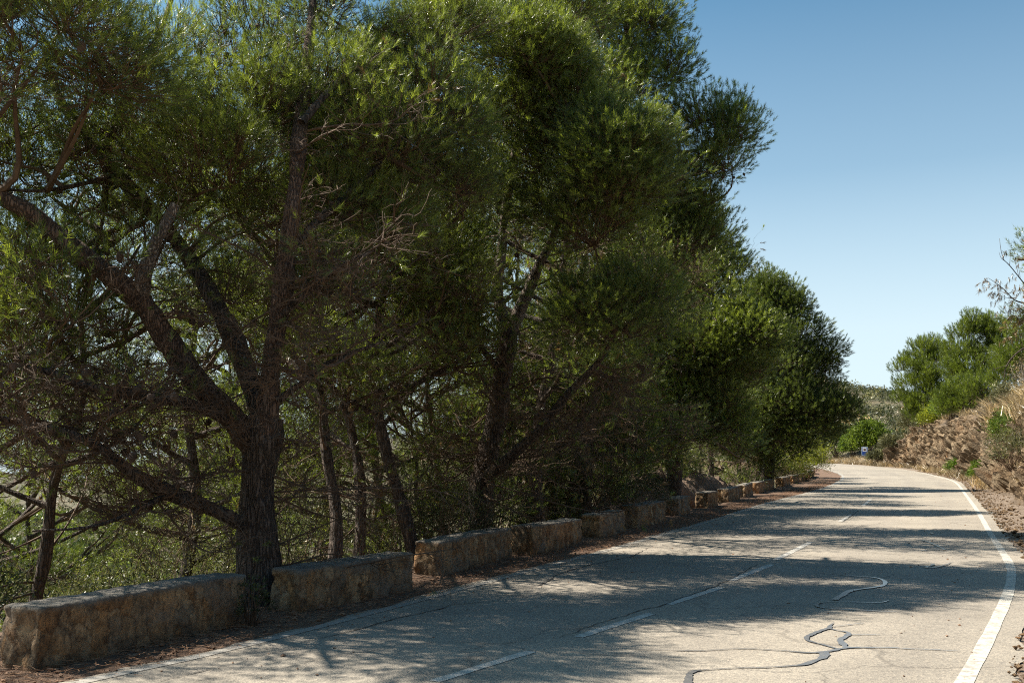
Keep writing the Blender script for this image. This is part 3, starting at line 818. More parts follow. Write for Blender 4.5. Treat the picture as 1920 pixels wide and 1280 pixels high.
V, F = pebble_mesh(GRIT[0], GRIT[1], 9)
o = make_obj("road_grit", V, F, M['litter_bits']); tag(o, "small dark bits of grit and bark lying on the asphalt", "grit", kind='stuff')
# fallen needles on the litter strip
def needle_tris(B, D, Lh, W, g):
    side = norm(np.cross(D, g.normal(0, 1, D.shape))) * (W / 2)[:, None]
    V = np.stack([B - side, B + side, B + D * Lh[:, None]], 1)
    return V.reshape(-1, 3), np.arange(len(B) * 3).reshape(-1, 3)
n = 16000
ss = s_at_y(5.0 + 50 * g.random(n) ** 1.6); tt = tL(ss) - 0.02 - g.random(n) ** 0.7 * 1.0 + 0.12 * g.normal(0, 1, n)
xy = xy_of(ss, tt); th = g.uniform(0, 6.28, n)
V, F = needle_tris(np.c_[xy, road_z(ss) + 0.012 + 0.02 * g.random(n)], norm(np.stack([np.cos(th), np.sin(th), g.normal(0, .15, n)], -1)), g.uniform(.05, .11, n), np.full(n, .005), g)
M['needle_fallen'] = simple("fallen_needles", (0.16, 0.075, 0.04), (0.34, 0.19, 0.10), 9)
o = make_obj("fallen_needles", V, F, M['needle_fallen']); tag(o, "rust brown fallen pine needles along the road edge", "needles", kind='stuff')

# ------------------------------------------------------------------ pines
def shoots_to_needles(B, D, g, per, shoot_len, nl, nw, a0=30, a1=75, O=None):
    """B (n,3) shoot feet, D (n,3) shoot directions -> thin needle triangles round each shoot"""
    n = len(B)
    f = g.uniform(0.15, 1.0, (n, per))
    base = B[:, None, :] + D[:, None, :] * (f * shoot_len)[..., None]
    al = np.radians(a1 - (a1 - a0) * f + g.normal(0, 9, (n, per)))
    rnd = g.normal(0, 1, (n, per, 3))
    perp = norm(rnd - (rnd * D[:, None, :]).sum(-1, keepdims=True) * D[:, None, :])
    nd = D[:, None, :] * np.cos(al)[..., None] + perp * np.sin(al)[..., None]
    nd[..., 2] -= 0.06
    nd = norm(nd)
    L_ = nl * g.uniform(0.7, 1.2, (n, per)); W_ = nw * g.uniform(0.8, 1.2, (n, per))
    V, F = needle_tris(base.reshape(-1, 3), nd.reshape(-1, 3), L_.ravel(), W_.ravel(), g)
    return V, F, {'tone': np.repeat(np.clip(g.normal(0.5, 0.26, n), 0, 1), per * 3), 'tuft': np.repeat(norm(D if O is None else D * 0.5 + O), per * 3, 0)}

class Pine:
    """skeleton limbs + clumps ("lobes") of shoots + bare twigs; everything in world space until build()"""
    def __init__(s, seed, nl=0.085, nw=0.006, per=16, shoot=0.13):
        s.g = np.random.default_rng(seed); s.seed = seed
        s.nl, s.nw, s.per, s.shoot = nl, nw, per, shoot; s.a0, s.a1 = 18, 58
        s.limbs = []; s.B, s.D, s.O = [], [], []; s.tw = {}; s.cones = []; s.skel = []; s.dryB, s.dryD = [], []
    def limb(s, pts, radii, role='limb', material=None, label=None, carries=True):
        P = resample(pts, max(10, 14 * len(pts)))
        R = np.interp(np.linspace(0, 1, len(P)), np.linspace(0, 1, len(radii)), radii)
        s.limbs.append((P, R, role, material, label))
        if carries: s.skel.append(P[1:])
        return s
    def _tw(s, P, R):
        P = np.asarray(P); m = P.shape[1]
        s.tw.setdefault(m, []).append((P, np.asarray(R)))
    def branch_curve(s, a, b, m, sag=0.06, wig=0.05):
        """a,b (n,3) -> (n,m,3) wandering curve"""
        a = np.atleast_2d(a); b = np.atleast_2d(b); n = len(a)
        t = np.linspace(0, 1, m)[None, :, None]
        L_ = np.linalg.norm(b - a, axis=1)[:, None, None]
        P = a[:, None] * (1 - t) + b[:, None] * t
        bow = np.sin(np.pi * t)
        P = P + bow * L_ * s.g.normal(0, wig, (n, 1, 3)) + np.sin(2 * np.pi * t) * L_ * s.g.normal(0, wig * 0.6, (n, 1, 3))
        P[..., 2] -= (bow * L_)[..., 0] * sag
        return P
    def lobe(s, c, r, puffs, pr=0.34, shoots=34, flat=0.8, root=None, cones=0, bottom=-0.35, dense=1.0, up=0.45, outbias=None):
        g = s.g; c = np.asarray(c, float); r = np.ones(3) * r; r[2] *= flat
        SK = np.concatenate(s.skel)
        # puffs over the shell of the lobe
        d = norm(g.normal(0, 1, (puffs * 3, 3)))
        d = d[d[:, 2] > bottom][:puffs]
        rad = g.uniform(0.45, 1.0, len(d)) ** 0.6
        lump = 1 + 0.3 * vnoise(d * 1.7 + s.seed * 3.1 + c, 3)
        pc = c + d * r * (rad * lump)[:, None]
        if root is None:
            k_ = ((SK - c) ** 2).sum(1)
            low = SK[:, 2] < c[2] + 0.2
            k_ = np.where(low, k_, k_ + 4)
            root = SK[k_.argmin()]
        L0 = float(np.linalg.norm(c - root))
        n_main = 2 if L0 > 0.8 else 1
        mains = []
        for q in range(n_main):
            e = c + g.normal(0, 0.25, 3) * r
            P = s.branch_curve(root, e, 9, 0.05, 0.07)[0]
            r0 = 0.018 + 0.014 * min(2.5, L0)
            s._tw(P[None], np.linspace(r0, 0.010, 9)[None]); mains.append(P)
        MP = np.concatenate(mains)
        # feeder from the branch to every puff
        k_ = ((MP[None] - pc[:, None]) ** 2).sum(-1).argmin(1)
        foot = MP[k_]
        s._tw(s.branch_curve(foot, pc, 6, 0.05, 0.08), np.linspace(0.010, 0.0045, 6)[None].repeat(len(pc), 0) * np.clip(1.0, .6, 1.2))
        o = norm(pc - foot + (pc - c) * 0.6 + np.array([0, 0, 0.25]) * np.linalg.norm(r))
        prs = pr * g.uniform(0.65, 1.3, len(pc))
        nsh = np.maximum(3, (shoots * dense * (prs / pr) ** 2).astype(int))
        rep = np.repeat(np.arange(len(pc)), nsh)
        q = norm(g.normal(0, 1, (len(rep), 3))) * (g.random(len(rep)) ** 0.28)[:, None]
        q = q + o[rep] * 0.35
        pos = pc[rep] + q * prs[rep][:, None]
        base = pc[rep] - o[rep] * (0.5 * prs[rep])[:, None]
        dirs = norm(pos - base + g.normal(0, 0.18, pos.shape) * prs[rep][:, None]) + np.array([0, 0, up])
        if outbias is not None: dirs = dirs + np.asarray(outbias)
        dirs = norm(dirs)
        s.B.append(pos); s.D.append(dirs)
        s.O.append(norm(norm(pos - pc[rep]) * 1.0 + norm(pos - c) * 0.5))
        # fine twigs carrying the shoots
        sel = g.random(len(rep)) < 0.5
        s._tw(s.branch_curve(base[sel] + q[sel] * 0.1, pos[sel], 4, 0.02, 0.05), np.linspace(0.0045, 0.0025, 4)[None].repeat(sel.sum(), 0))
        if cones:
            pick = g.integers(0, len(pc), cones)
            for k2 in pick:
                s.cones.append(pc[k2] + norm(g.normal(0, 1, 3) + np.array([0, -0.5, -0.6])) * prs[k2] * g.uniform(0.7, 1.1))
        return s
    def bare(s, root, tip, subs=12, sub_len=0.5, leafy=0.0, r0=0.014, cones=0, dry=0.0, fine=5):
        """leafless side branch: a wandering stem, side twigs and fine twiglets"""
        g = s.g
        P = s.branch_curve(root, tip, 10, g.uniform(-0.05, 0.14), 0.07)[0]
        L_ = np.linalg.norm(np.asarray(tip) - root)
        s._tw(P[None], np.linspace(r0, 0.004, 10)[None])
        k_ = np.clip((g.uniform(0.2, 1.0, subs) * 9).astype(int), 1, 9)
        ax = norm(np.gradient(P, axis=0))[k_]
        rnd = norm(g.normal(0, 1, (subs, 3)) * np.array([1, 1, 0.55]))
        dv = norm(ax * 0.75 + rnd * 0.9)
        ln = sub_len * g.uniform(0.5, 1.3, subs) * (1.15 - 0.5 * k_ / 9)
        e = P[k_] + dv * ln[:, None]
        Q = s.branch_curve(P[k_], e, 6, 0.03, 0.10)
        s._tw(Q, np.linspace(0.0065, 0.0028, 6)[None].repeat(subs, 0))
        n = subs * fine
        a = np.repeat(np.arange(subs), fine); j = g.integers(1, 6, n)
        d2 = norm(dv[a] * 0.8 + g.normal(0, 0.8, (n, 3)))
        e2 = Q[a, j] + d2 * (sub_len * 0.45 * g.uniform(0.4, 1.2, n))[:, None]
        Q2 = s.branch_curve(Q[a, j], e2, 4, 0.02, 0.12)
        s._tw(Q2, np.linspace(0.0032, 0.0016, 4)[None].repeat(n, 0))
        if leafy > 0:
            sel = g.random(n) < leafy
            s.B.append(e2[sel]); s.D.append(norm(d2[sel] + np.array([0, 0, 0.35]))); s.O.append(s.D[-1])
            sel = g.random(n) < leafy * 0.6
            s.B.append(Q2[sel, 2]); s.D.append(norm(d2[sel] + np.array([0, 0, 0.5]))); s.O.append(s.D[-1])
        if dry > 0:
            sel = g.random(n) < dry
            s.dryB.append(e2[sel]); s.dryD.append(norm(d2[sel] + np.array([0, 0, -0.5])))
        for q in range(cones):
            a_, j_ = g.integers(0, subs), g.integers(2, 6)
            s.cones.append(Q[a_, j_] + np.array([0, 0, -0.045]))
        return s
    def fan(s, n, along, reach, zspread=0.35, dirs=None, top=1.0, **kw):
        """n bare branches leaving limb number `along`"""
        g = s.g; P = s.limbs[along][0]
        for q in range(n):
            i_ = g.integers(len(P) // 6, max(len(P) // 6 + 1, int(len(P) * top)))
            if dirs is not None:
                d = np.asarray(dirs[g.integers(len(dirs))], float) + g.normal(0, 0.3, 3)
            else:
                th = g.uniform(0, 6.283); d = np.array([math.cos(th), math.sin(th), g.normal(0.05, zspread)])
            d = d / np.linalg.norm(d)
            s.bare(P[i_], P[i_] + d * reach * g.uniform(0.55, 1.25), **kw)
        return s
    def build(s, name, base, label, cat="pine tree", group=None, needle=None, twig=None, bark=None, max_cones=90, trunk_sides=18, cone_size=0.042, twig_sides=3):
        base = np.asarray(base, float)
        root = thing(name, tuple(base), label, cat, group)
        trunk_mb = MB()
        for P, R, role, mt, lab in s.limbs:
            sides = trunk_sides if R.max() > 0.05 else 8
            V, Q = tubes(P[None], R[None], sides)
            axis_ = np.repeat(P, sides, 0); d = V - axis_
            nz_ = 0.16 * fbm(V * np.array([6, 6, 2.2]), 3, s.seed) + 0.10 * vnoise(V * np.array([17, 17, 5.0]), s.seed + 4) + 0.22 * vnoise(V * 1.7, s.seed + 8) - 0.14 * np.abs(vnoise(V * np.array([21, 21, 3.2]), s.seed + 12))
            V = axis_ + d * (1 + nz_)[:, None]
            # closed tip
            n0 = len(V); V = np.vstack([V, P[-1] + (P[-1] - P[-2]) * 0.05])
            ring = np.arange(n0 - sides, n0)
            tip = np.stack([ring, np.roll(ring, -1), np.full(sides, n0)], -1)
            one = MB(); one.add(V - base, Q); one.F.setdefault(3, []).append(tip)
            o = one.build(role, mt or bark or M['bark'], root, True)
            if lab: o["label"] = lab
        mb = MB()
        for m_, lst in s.tw.items():
            P = np.concatenate([a for a, _ in lst]); R = np.concatenate([b for _, b in lst])
            big = R[:, 0] > 0.012
            for msk, sd in ((big, 6), (~big, twig_sides)):
                if msk.any():
                    V, Q = tubes(P[msk], R[msk], sd); mb.add(V - base, Q)
        if mb.n:
            tag(mb.build("branchwork", twig or M['twig'], root, False), kind='stuff')
        if s.B:
            B = np.concatenate(s.B); D = np.concatenate(s.D)
            V, F, tn = shoots_to_needles(B - base, D, s.g, s.per, s.shoot, s.nl, s.nw, s.a0, s.a1, np.concatenate(s.O))
            make_obj("crown", V, F, needle or M['needle'], root, attrs=tn)
        if s.dryB:
            B = np.concatenate(s.dryB); D = np.concatenate(s.dryD)
            V, F, tn = shoots_to_needles(B - base, D, s.g, s.per, s.shoot, s.nl, s.nw, 15, 45)
            make_obj("dry_needles", V, F, M['needle_dry'], root, attrs=tn)
        if s.cones:
            global CONE
            cs = s.cones[:]; s.g.shuffle(cs)
            for q in cs[:max_cones]:
                o = bpy.data.objects.new("pine_cone", CONE); COL.objects.link(o); o.parent = root
                o.location = tuple(q - base); k_ = cone_size / 0.036 * s.g.uniform(0.8, 1.25)
                o.scale = (k_, k_, k_); o.rotation_euler = (s.g.normal(math.pi, 0.6), s.g.normal(0, 0.6), s.g.uniform(0, 6.28))
        return root

def cone_mesh():
    nu, nv = 12, 13
    v = np.linspace(0, 1, nv); u = np.arange(nu) / nu * 2 * np.pi
    V = []
    for j, t in enumerate(v):
        rad = 0.03 * math.sin(math.pi * min(1, t * 0.93 + 0.06)) ** 0.75 * (1.12 - 0.45 * t)
        for k_, a in enumerate(u):
            b_ = 1.0 + 0.22 * (1 if (k_ + j) % 2 else -0.6)
            V.append((rad * b_ * math.cos(a), rad * b_ * math.sin(a), 0.085 * t - 0.02))
    V = np.array(V); i = np.arange(nu * nv).reshape(nv, nu)
    a = i[:-1]; b_ = np.roll(a, -1, 1); d = i[1:]; c_ = np.roll(d, -1, 1)
    q = np.stack([a, b_, c_, d], -1).reshape(-1, 4)
    me_o = make_obj("pine_cone", V, q, M['cone'])
    me = me_o.data
    bpy.data.objects.remove(me_o)
    return me
CONE = cone_mesh()

def A(*t): return np.array([at(*q) for q in t])

# ---- the big forked pine behind the gap between the first two blocks
b1 = at(481, 1150, 11.2); b1[2] = ground_z(b1[0], b1[1]) - 0.1
def A1(*t): return np.array([at(a_, b_, c_ * 1.06) for a_, b_, c_ in t])
t1 = Pine(11, nl=0.08, nw=0.0042, per=30, shoot=0.12)
t1.limb(np.vstack([b1, A1((481, 1080, 10.55), (483, 960, 10.55), (485, 880, 10.55), (490, 815, 10.55), (497, 780, 10.55))]), [0.36, 0.25, 0.215, 0.215, 0.235, 0.21], 'trunk')
t1.limb(A1((486, 850, 10.55), (430, 775, 10.45), (375, 722, 10.35), (315, 640, 10.2), (268, 570, 10.1), (225, 532, 10.0), (135, 462, 9.8), (50, 395, 9.6), (-60, 345, 9.4)), [0.17, 0.155, 0.14, 0.13, 0.115, 0.12, 0.11, 0.09, 0.06], material=M['bark_red'])
t1.limb(A1((497, 800, 10.6), (470, 720, 10.8), (440, 640, 11.0), (400, 560, 11.1), (350, 480, 11.2), (318, 435, 11.2), (250, 360, 11.2), (190, 290, 11.1), (120, 200, 11.0), (80, 90, 11.0)), [0.13, 0.12, 0.11, 0.105, 0.095, 0.085, 0.08, 0.07, 0.05, 0.02], material=M['bark'])
t1.limb(A1((496, 815, 10.5), (503, 740, 10.5), (507, 680, 10.5), (525, 580, 10.45), (537, 480, 10.4), (550, 380, 10.4), (560, 270, 10.6), (575, 130, 11.2), (585, 20, 11.8), (590, -80, 12.4)), [0.16, 0.135, 0.125, 0.12, 0.11, 0.1, 0.09, 0.075, 0.055, 0.02], material=M['bark_red'])
t1.limb(A1((470, 990, 10.5), (400, 955, 10.2), (330, 928, 9.9), (280, 905, 9.7), (240, 880, 9.6), (180, 835, 9.4), (110, 808, 9.3), (30, 790, 9.2), (-80, 770, 9.0)), [0.085, 0.08, 0.075, 0.07, 0.06, 0.06, 0.045, 0.035, 0.02])
t1.limb(A1((440, 795, 10.45), (380, 765, 10.2), (300, 746, 9.9), (220, 735, 9.7), (150, 720, 9.5), (70, 692, 9.3), (-50, 680, 9.1)), [0.075, 0.07, 0.062, 0.055, 0.05, 0.04, 0.02])
t1.limb(A1((262, 565, 10.1), (270, 520, 10.0), (285, 470, 9.95), (305, 430, 9.9), (330, 383, 9.9)), [0.095, 0.08, 0.065, 0.055, 0.045], 'limb', M['bark_pale'], "pale broken limb stub", False)
t1.limb(A1((262, 528, 10.0), (256, 505, 9.95), (250, 490, 9.9)), [0.045, 0.04, 0.035], 'limb', M['bark_red'], None, False)
t1.limb(A1((515, 755, 10.5), (560, 722, 10.4), (600, 690, 10.3), (650, 665, 10.2), (720, 640, 10.1)), [0.05, 0.045, 0.035, 0.025, 0.012])
t1.limb(A1((530, 590, 10.4), (580, 545, 10.2), (630, 505, 10.1), (700, 470, 10.0)), [0.05, 0.04, 0.03, 0.015])
t1.limb(A1((540, 470, 10.4), (600, 410, 10.7), (680, 340, 11.2), (760, 260, 11.7), (820, 190, 12.3)), [0.06, 0.05, 0.04, 0.03, 0.015])
t1.limb(A1((565, 230, 10.4), (640, 150, 11.0), (740, 90, 12.0), (820, 70, 12.7)), [0.05, 0.04, 0.03, 0.015])
t1.limb(A1((190, 290, 11.1), (240, 180, 11.0), (300, 60, 11.3), (340, -60, 11.7)), [0.06, 0.05, 0.04, 0.02])
t1.limb(A1((225, 328, 11.0), (130, 350, 10.4), (60, 358, 10.0), (-40, 350, 9.6)), [0.03, 0.028, 0.02, 0.01])
t1.limb(A1((330, 912, 9.9), (280, 945, 9.6), (180, 985, 9.3), (60, 995, 9.1)), [0.03, 0.025, 0.018, 0.008])
for (px, py, Y, r_, n_, kw) in [
    (90, 70, 8.9, 0.9, 56, dict(cones=6)), (200, 150, 9.4, 0.65, 30, {}), 
    (300, 250, 11.0, 0.7, 30, dict(cones=3)), (400, 330, 10.8, 0.75, 34, dict(cones=3)), (330, 130, 11.4, 0.7, 18, dict(cones=8)), (460, 230, 11.0, 0.7, 28, {}),
    (470, 90, 11.6, 0.75, 18, dict(cones=14)), (620, 60, 12.4, 0.9, 32, dict(cones=10)), (590, 210, 11.4, 0.8, 36, dict(cones=4)),
    (700, 300, 11.6, 0.95, 62, dict(cones=2)), (800, 250, 12.0, 0.85, 54, dict(cones=2)), (840, 350, 12.2, 0.55, 26, {}), (770, 150, 12.5, 0.85, 48, {}), (838, 70, 12.9, 0.62, 48, {}), (690, 420, 11.6, 0.6, 26, {}), (590, 400, 11.2, 0.6, 20, dict(cones=5)),
    (480, 420, 11.6, 0.6, 16, {}), (560, -60, 12.6, 0.9, 26, {}), (400, -80, 12.4, 0.8, 20, {}),
    (60, 480, 10.8, 0.55, 12, dict(cones=9)), (150, 560, 11.0, 0.55, 10, dict(cones=6)), (40, 640, 9.6, 0.5, 11, dict(cones=5)), (10, 300, 10.5, 0.5, 9, dict(cones=12)), (110, 300, 11.0, 0.45, 8, dict(cones=14)),
    (200, 640, 10.8, 0.45, 8, dict(cones=2)), (440, 560, 11.5, 0.5, 11, {}), (610, 560, 11.0, 0.42, 10, {})]:
    t1.lobe(at(px, py, Y * 1.06), r_, n_, **kw)
for k_, n_, rch, kw in [(1, 14, 1.2, dict(subs=12, leafy=0.050, cones=2, fine=6)), (2, 12, 1.2, dict(subs=12, leafy=0.060, cones=1, fine=6)), (3, 12, 1.3, dict(subs=12, leafy=0.050)), (4, 24, 1.1, dict(subs=13, leafy=0.030, cones=2, fine=7)),
                        (5, 20, 1.1, dict(subs=12, leafy=0.045, cones=2, fine=7)), (8, 8, 1.0, dict(subs=12, leafy=0.025)), (9, 7, 0.9, dict(subs=12, leafy=0.060)), (14, 5, 0.6, dict(subs=9, cones=1)), (0, 8, 1.3, dict(subs=10))]:
    t1.fan(n_, k_, rch, **kw)
t1.fan(9, 3, 2.0, r0=0.018, subs=14, sub_len=0.7, leafy=0.050, dry=0.10, dirs=[(1, 0.2, .0), (1, .5, .2), (.8, -.1, -.1)])
t1.fan(8, 0, 1.8, r0=0.014, subs=12, sub_len=0.6, leafy=0.015, dirs=[(1, 0.4, .1), (1, .2, -.05)])
t1.build("pine_tree", b1, "big near pine forking into several thick limbs, behind the gap between the first two blocks", max_cones=100, trunk_sides=36)

# ---- second roadside pine, leaning right and forking
b2 = at(900, 935, 17.0); b2[2] = ground_z(b2[0], b2[1]) - 0.1
t2 = Pine(12, nw=0.006, per=32, nl=0.085)
t2.limb(np.vstack([b2, A((903, 915, 17.0), (915, 850, 17.0), (932, 775, 17.0), (945, 690, 17.0), (955, 622, 17.0))]), [0.27, 0.24, 0.20, 0.18, 0.165, 0.15], 'trunk')
t2.limb(A((953, 640, 17.0), (940, 585, 17.1), (933, 530, 17.2), (940, 470, 17.3), (950, 380, 17.0), (970, 260, 16.6), (985, 110, 16.3), (995, -20, 16.2)), [0.12, 0.11, 0.10, 0.095, 0.085, 0.07, 0.05, 0.02], material=M['bark_pale'])
t2.limb(A((955, 625, 17.0), (975, 580, 16.9), (992, 540, 16.8), (1010, 500, 16.7), (1032, 455, 16.6), (1060, 380, 15.9), (1090, 300, 15.3), (1130, 250, 14.8)), [0.12, 0.11, 0.10, 0.095, 0.08, 0.065, 0.045, 0.02], material=M['bark_pale'])
t2.limb(A((900, 905, 16.9), (930, 880, 16.7), (965, 848, 16.4), (1010, 808, 16.2), (1060, 745, 16.0), (1120, 680, 15.8), (1170, 600, 15.7)), [0.13, 0.115, 0.10, 0.085, 0.07, 0.045, 0.02])
t2.limb(A((940, 700, 17.0), (900, 650, 16.8), (850, 600, 16.6), (790, 560, 16.4)), [0.06, 0.05, 0.035, 0.015])
t2.limb(A((960, 330, 17.4), (900, 260, 17.0), (860, 200, 16.8)), [0.05, 0.04, 0.02])
for (px, py, Y, r_, n_, kw) in [
    (960, 110, 14.6, 0.75, 56, {}), (1020, 120, 14.8, 0.55, 36, {}), (1040, 190, 15.2, 0.75, 54, {}), (940, 240, 15.2, 0.8, 46, {}), (1050, 310, 15.4, 0.75, 46, {}), (1150, 290, 14.4, 0.62, 60, {}), (1155, 360, 14.5, 0.55, 46, {}), (1090, 255, 14.8, 0.45, 30, {}),
    (1120, 440, 15.0, 0.65, 34, {}), (1040, 400, 15.6, 0.6, 22, dict(cones=4)), (900, 380, 15.8, 0.75, 28, dict(cones=4)), (1000, -40, 16.2, 0.8, 30, {}), (1060, 40, 16.0, 0.6, 24, {}), (900, 20, 15.4, 0.6, 24, {}),
    (840, 560, 16.0, 0.8, 30, {}), (800, 620, 16.0, 0.7, 24, {}), (850, 480, 16.6, 0.6, 18, dict(cones=3)), (1110, 600, 15.2, 0.62, 34, {}), (1180, 620, 15.2, 0.5, 26, {}), (1200, 560, 15.4, 0.45, 20, {})]:
    t2.lobe(at(px, py, Y), r_, n_, pr=0.36, shoots=28, **kw)
for k_, n_, rch, kw in [(0, 16, 1.7, dict(subs=12, sub_len=0.6, leafy=0.04)), (1, 8, 1.4, dict(subs=12, leafy=0.08, cones=1)), (2, 8, 1.3, dict(subs=12, leafy=0.08, cones=1)), (3, 14, 1.4, dict(subs=13, sub_len=0.6, leafy=0.05, cones=1)), (4, 7, 1.1, dict(subs=12, leafy=0.15))]:
    t2.fan(n_, k_, rch, r0=0.018, dry=0.10, **kw)
t2.fan(16, 5, 1.5, r0=0.016, subs=13, sub_len=0.6, leafy=0.10, cones=1)
t2.fan(20, 0, 2.4, r0=0.02, subs=15, sub_len=0.8, leafy=0.05, dry=0.12, dirs=[(-1, 0, .1), (-1, -.4, .2), (.8, -.5, .1)])
t2.build("pine_tree", b2, "right leaning pine with two pale upper forks, behind the third and fourth guard blocks", max_cones=60)

# ---- tall pine whose side arm reaches out over the road against the sky
b3 = at(1085, 925, 23.0); b3[2] = ground_z(b3[0], b3[1]) - 0.2
t3 = Pine(13, nw=0.0085, per=26, nl=0.095, shoot=0.15)
t3.limb(np.vstack([b3, A((1090, 880, 23.0), (1100, 780, 23.0), (1115, 650, 23.0), (1130, 500, 23.0), (1150, 340, 22.8), (1170, 180, 22.6), (1180, 20, 22.7), (1185, -90, 23.0))]), [0.30, 0.25, 0.22, 0.2, 0.18, 0.16, 0.13, 0.09, 0.03], 'trunk')
t3.limb(A((1155, 320, 22.8), (1200, 298, 22.5), (1245, 288, 22.2), (1295, 284, 22.0), (1340, 270, 21.9)), [0.07, 0.06, 0.05, 0.04, 0.015])
t3.limb(A((1150, 350, 22.8), (1200, 305, 22.6), (1255, 260, 22.4), (1310, 232, 22.2)), [0.05, 0.045, 0.035, 0.012])
t3.limb(A((1165, 210, 22.6), (1200, 155, 22.4), (1230, 120, 22.3)), [0.06, 0.045, 0.02])
t3.limb(A((1140, 430, 22.9), (1200, 405, 22.7), (1260, 405, 22.6), (1310, 425, 22.5)), [0.06, 0.05, 0.035, 0.015])
t3.limb(A((1120, 620, 23.0), (1180, 560, 22.6), (1250, 520, 22.3)), [0.06, 0.04, 0.02])
for (px, py, Y, r_, n_, kw) in [
    (1106, 60, 22.2, 1.07, 60, {}), (1186, 60, 22.2, 0.79, 40, {}), (1228, 40, 22.3, 0.42, 18, {}), (1236, 130, 22.2, 0.56, 28, {}), (1161, 170, 22.0, 0.79, 44, {}), (1096, 200, 22.4, 0.74, 34, {}), (1261, 150, 22.2, 0.33, 12, {}),
    (1316, 228, 22.0, 0.51, 24, dict(cones=6)), (1361, 262, 21.9, 0.45, 24, dict(cones=5)), (1306, 300, 21.9, 0.47, 20, dict(cones=8)), (1351, 318, 21.8, 0.39, 16, dict(cones=5)), (1371, 220, 22.0, 0.26, 9, {}), (1266, 260, 22.3, 0.37, 9, dict(cones=3)),
    (1236, 340, 22.5, 0.65, 26, {}), (1206, 420, 22.6, 0.74, 38, {}), (1286, 400, 22.5, 0.60, 32, {}), (1316, 450, 22.6, 0.51, 28, {}), (1266, 480, 22.4, 0.65, 34, {}), (1196, 520, 22.4, 0.74, 34, {}), (1166, 280, 22.6, 0.65, 24, {}),
    (1096, 520, 22.6, 0.84, 30, {}), (1136, 720, 22.4, 0.74, 22, {}), (1156, 850, 24.2, 0.65, 26, {}), (1116, 640, 22.0, 0.74, 24, {}), (1046, 640, 23.4, 0.74, 16, {}), (1146, -70, 23.2, 1.02, 50, {}), (1066, -60, 23.4, 0.93, 36, {})]:
    t3.lobe(at(px, py, Y), r_, n_, pr=0.44, shoots=26, **kw)
for k_, n_, rch, kw in [(0, 52, 2.4, dict(subs=15, sub_len=0.85, leafy=0.06, fine=6))]:
    t3.fan(n_, k_, rch, r0=0.022, dry=0.10, top=0.62, **kw)
t3.build("pine_tree", b3, "tall pine with a coned side arm reaching out against the blue sky over the road", max_cones=60)

# ---- pine with the yellow green sunlit shoulder
b4 = at(1262, 895, 31.0); b4[2] = ground_z(b4[0], b4[1]) - 0.2
t4 = Pine(14, nw=0.011, per=26, nl=0.11, shoot=0.16)
t4.limb(np.vstack([b4, A((1265, 850, 31.0), (1275, 740, 31.0), (1285, 600, 31.0), (1300, 450, 31.0), (1305, 330, 31.0))]), [0.28, 0.25, 0.21, 0.17, 0.10, 0.03], 'trunk')
t4.limb(A((1275, 740, 31.0), (1330, 690, 30.2), (1400, 640, 29.6), (1440, 610, 29.4)), [0.09, 0.07, 0.05, 0.02])
t4.limb(A((1280, 660, 31.0), (1230, 620, 30.6), (1180, 600, 30.4)), [0.08, 0.06, 0.02])
t4.limb(A((1270, 800, 31.0), (1310, 770, 30.2), (1370, 750, 29.6)), [0.08, 0.06, 0.02])
for (px, py, Y, r_, n_, kw) in [
    (1318, 480, 30.6, 0.90, 34, {}), (1338, 540, 30.4, 0.95, 40, {}), (1278, 560, 30.4, 0.95, 40, {}), (1288, 420, 30.8, 0.85, 30, {}), (1368, 500, 30.6, 0.47, 16, {}),
    (1388, 640, 29.2, 0.71, 40, {}), (1428, 640, 29.2, 0.47, 28, {}), (1388, 600, 29.4, 0.47, 24, {}), (1328, 640, 29.4, 0.85, 40, {}), (1258, 660, 29.6, 0.95, 44, {}), (1358, 700, 29.4, 0.76, 34, {}), (1278, 740, 29.6, 0.85, 38, {}), (1338, 770, 29.4, 0.76, 34, {}), (1208, 620, 30.2, 0.76, 30, {}), (1198, 720, 30.2, 0.76, 26, {}),
    (1288, 820, 29.6, 0.66, 26, {}), (1368, 800, 29.6, 0.57, 24, {}), (1228, 800, 30.0, 0.66, 20, {}), (1408, 700, 29.4, 0.38, 16, {}), (1378, 830, 34.5, 0.66, 28, {}), (1168, 800, 30.6, 0.76, 24, {}), (1268, 780, 29.4, 0.76, 26, {})]:
    t4.lobe(at(px, py, Y), r_, n_, pr=0.48, shoots=28, **kw)
t4.fan(34, 0, 2.4, top=0.7, r0=0.024, subs=14, sub_len=0.9, leafy=0.10, dry=0.10, fine=5)
t4.build("pine_tree", b4, "pine with a yellow green sunlit shoulder, standing behind the soil heap", twig_sides=3)

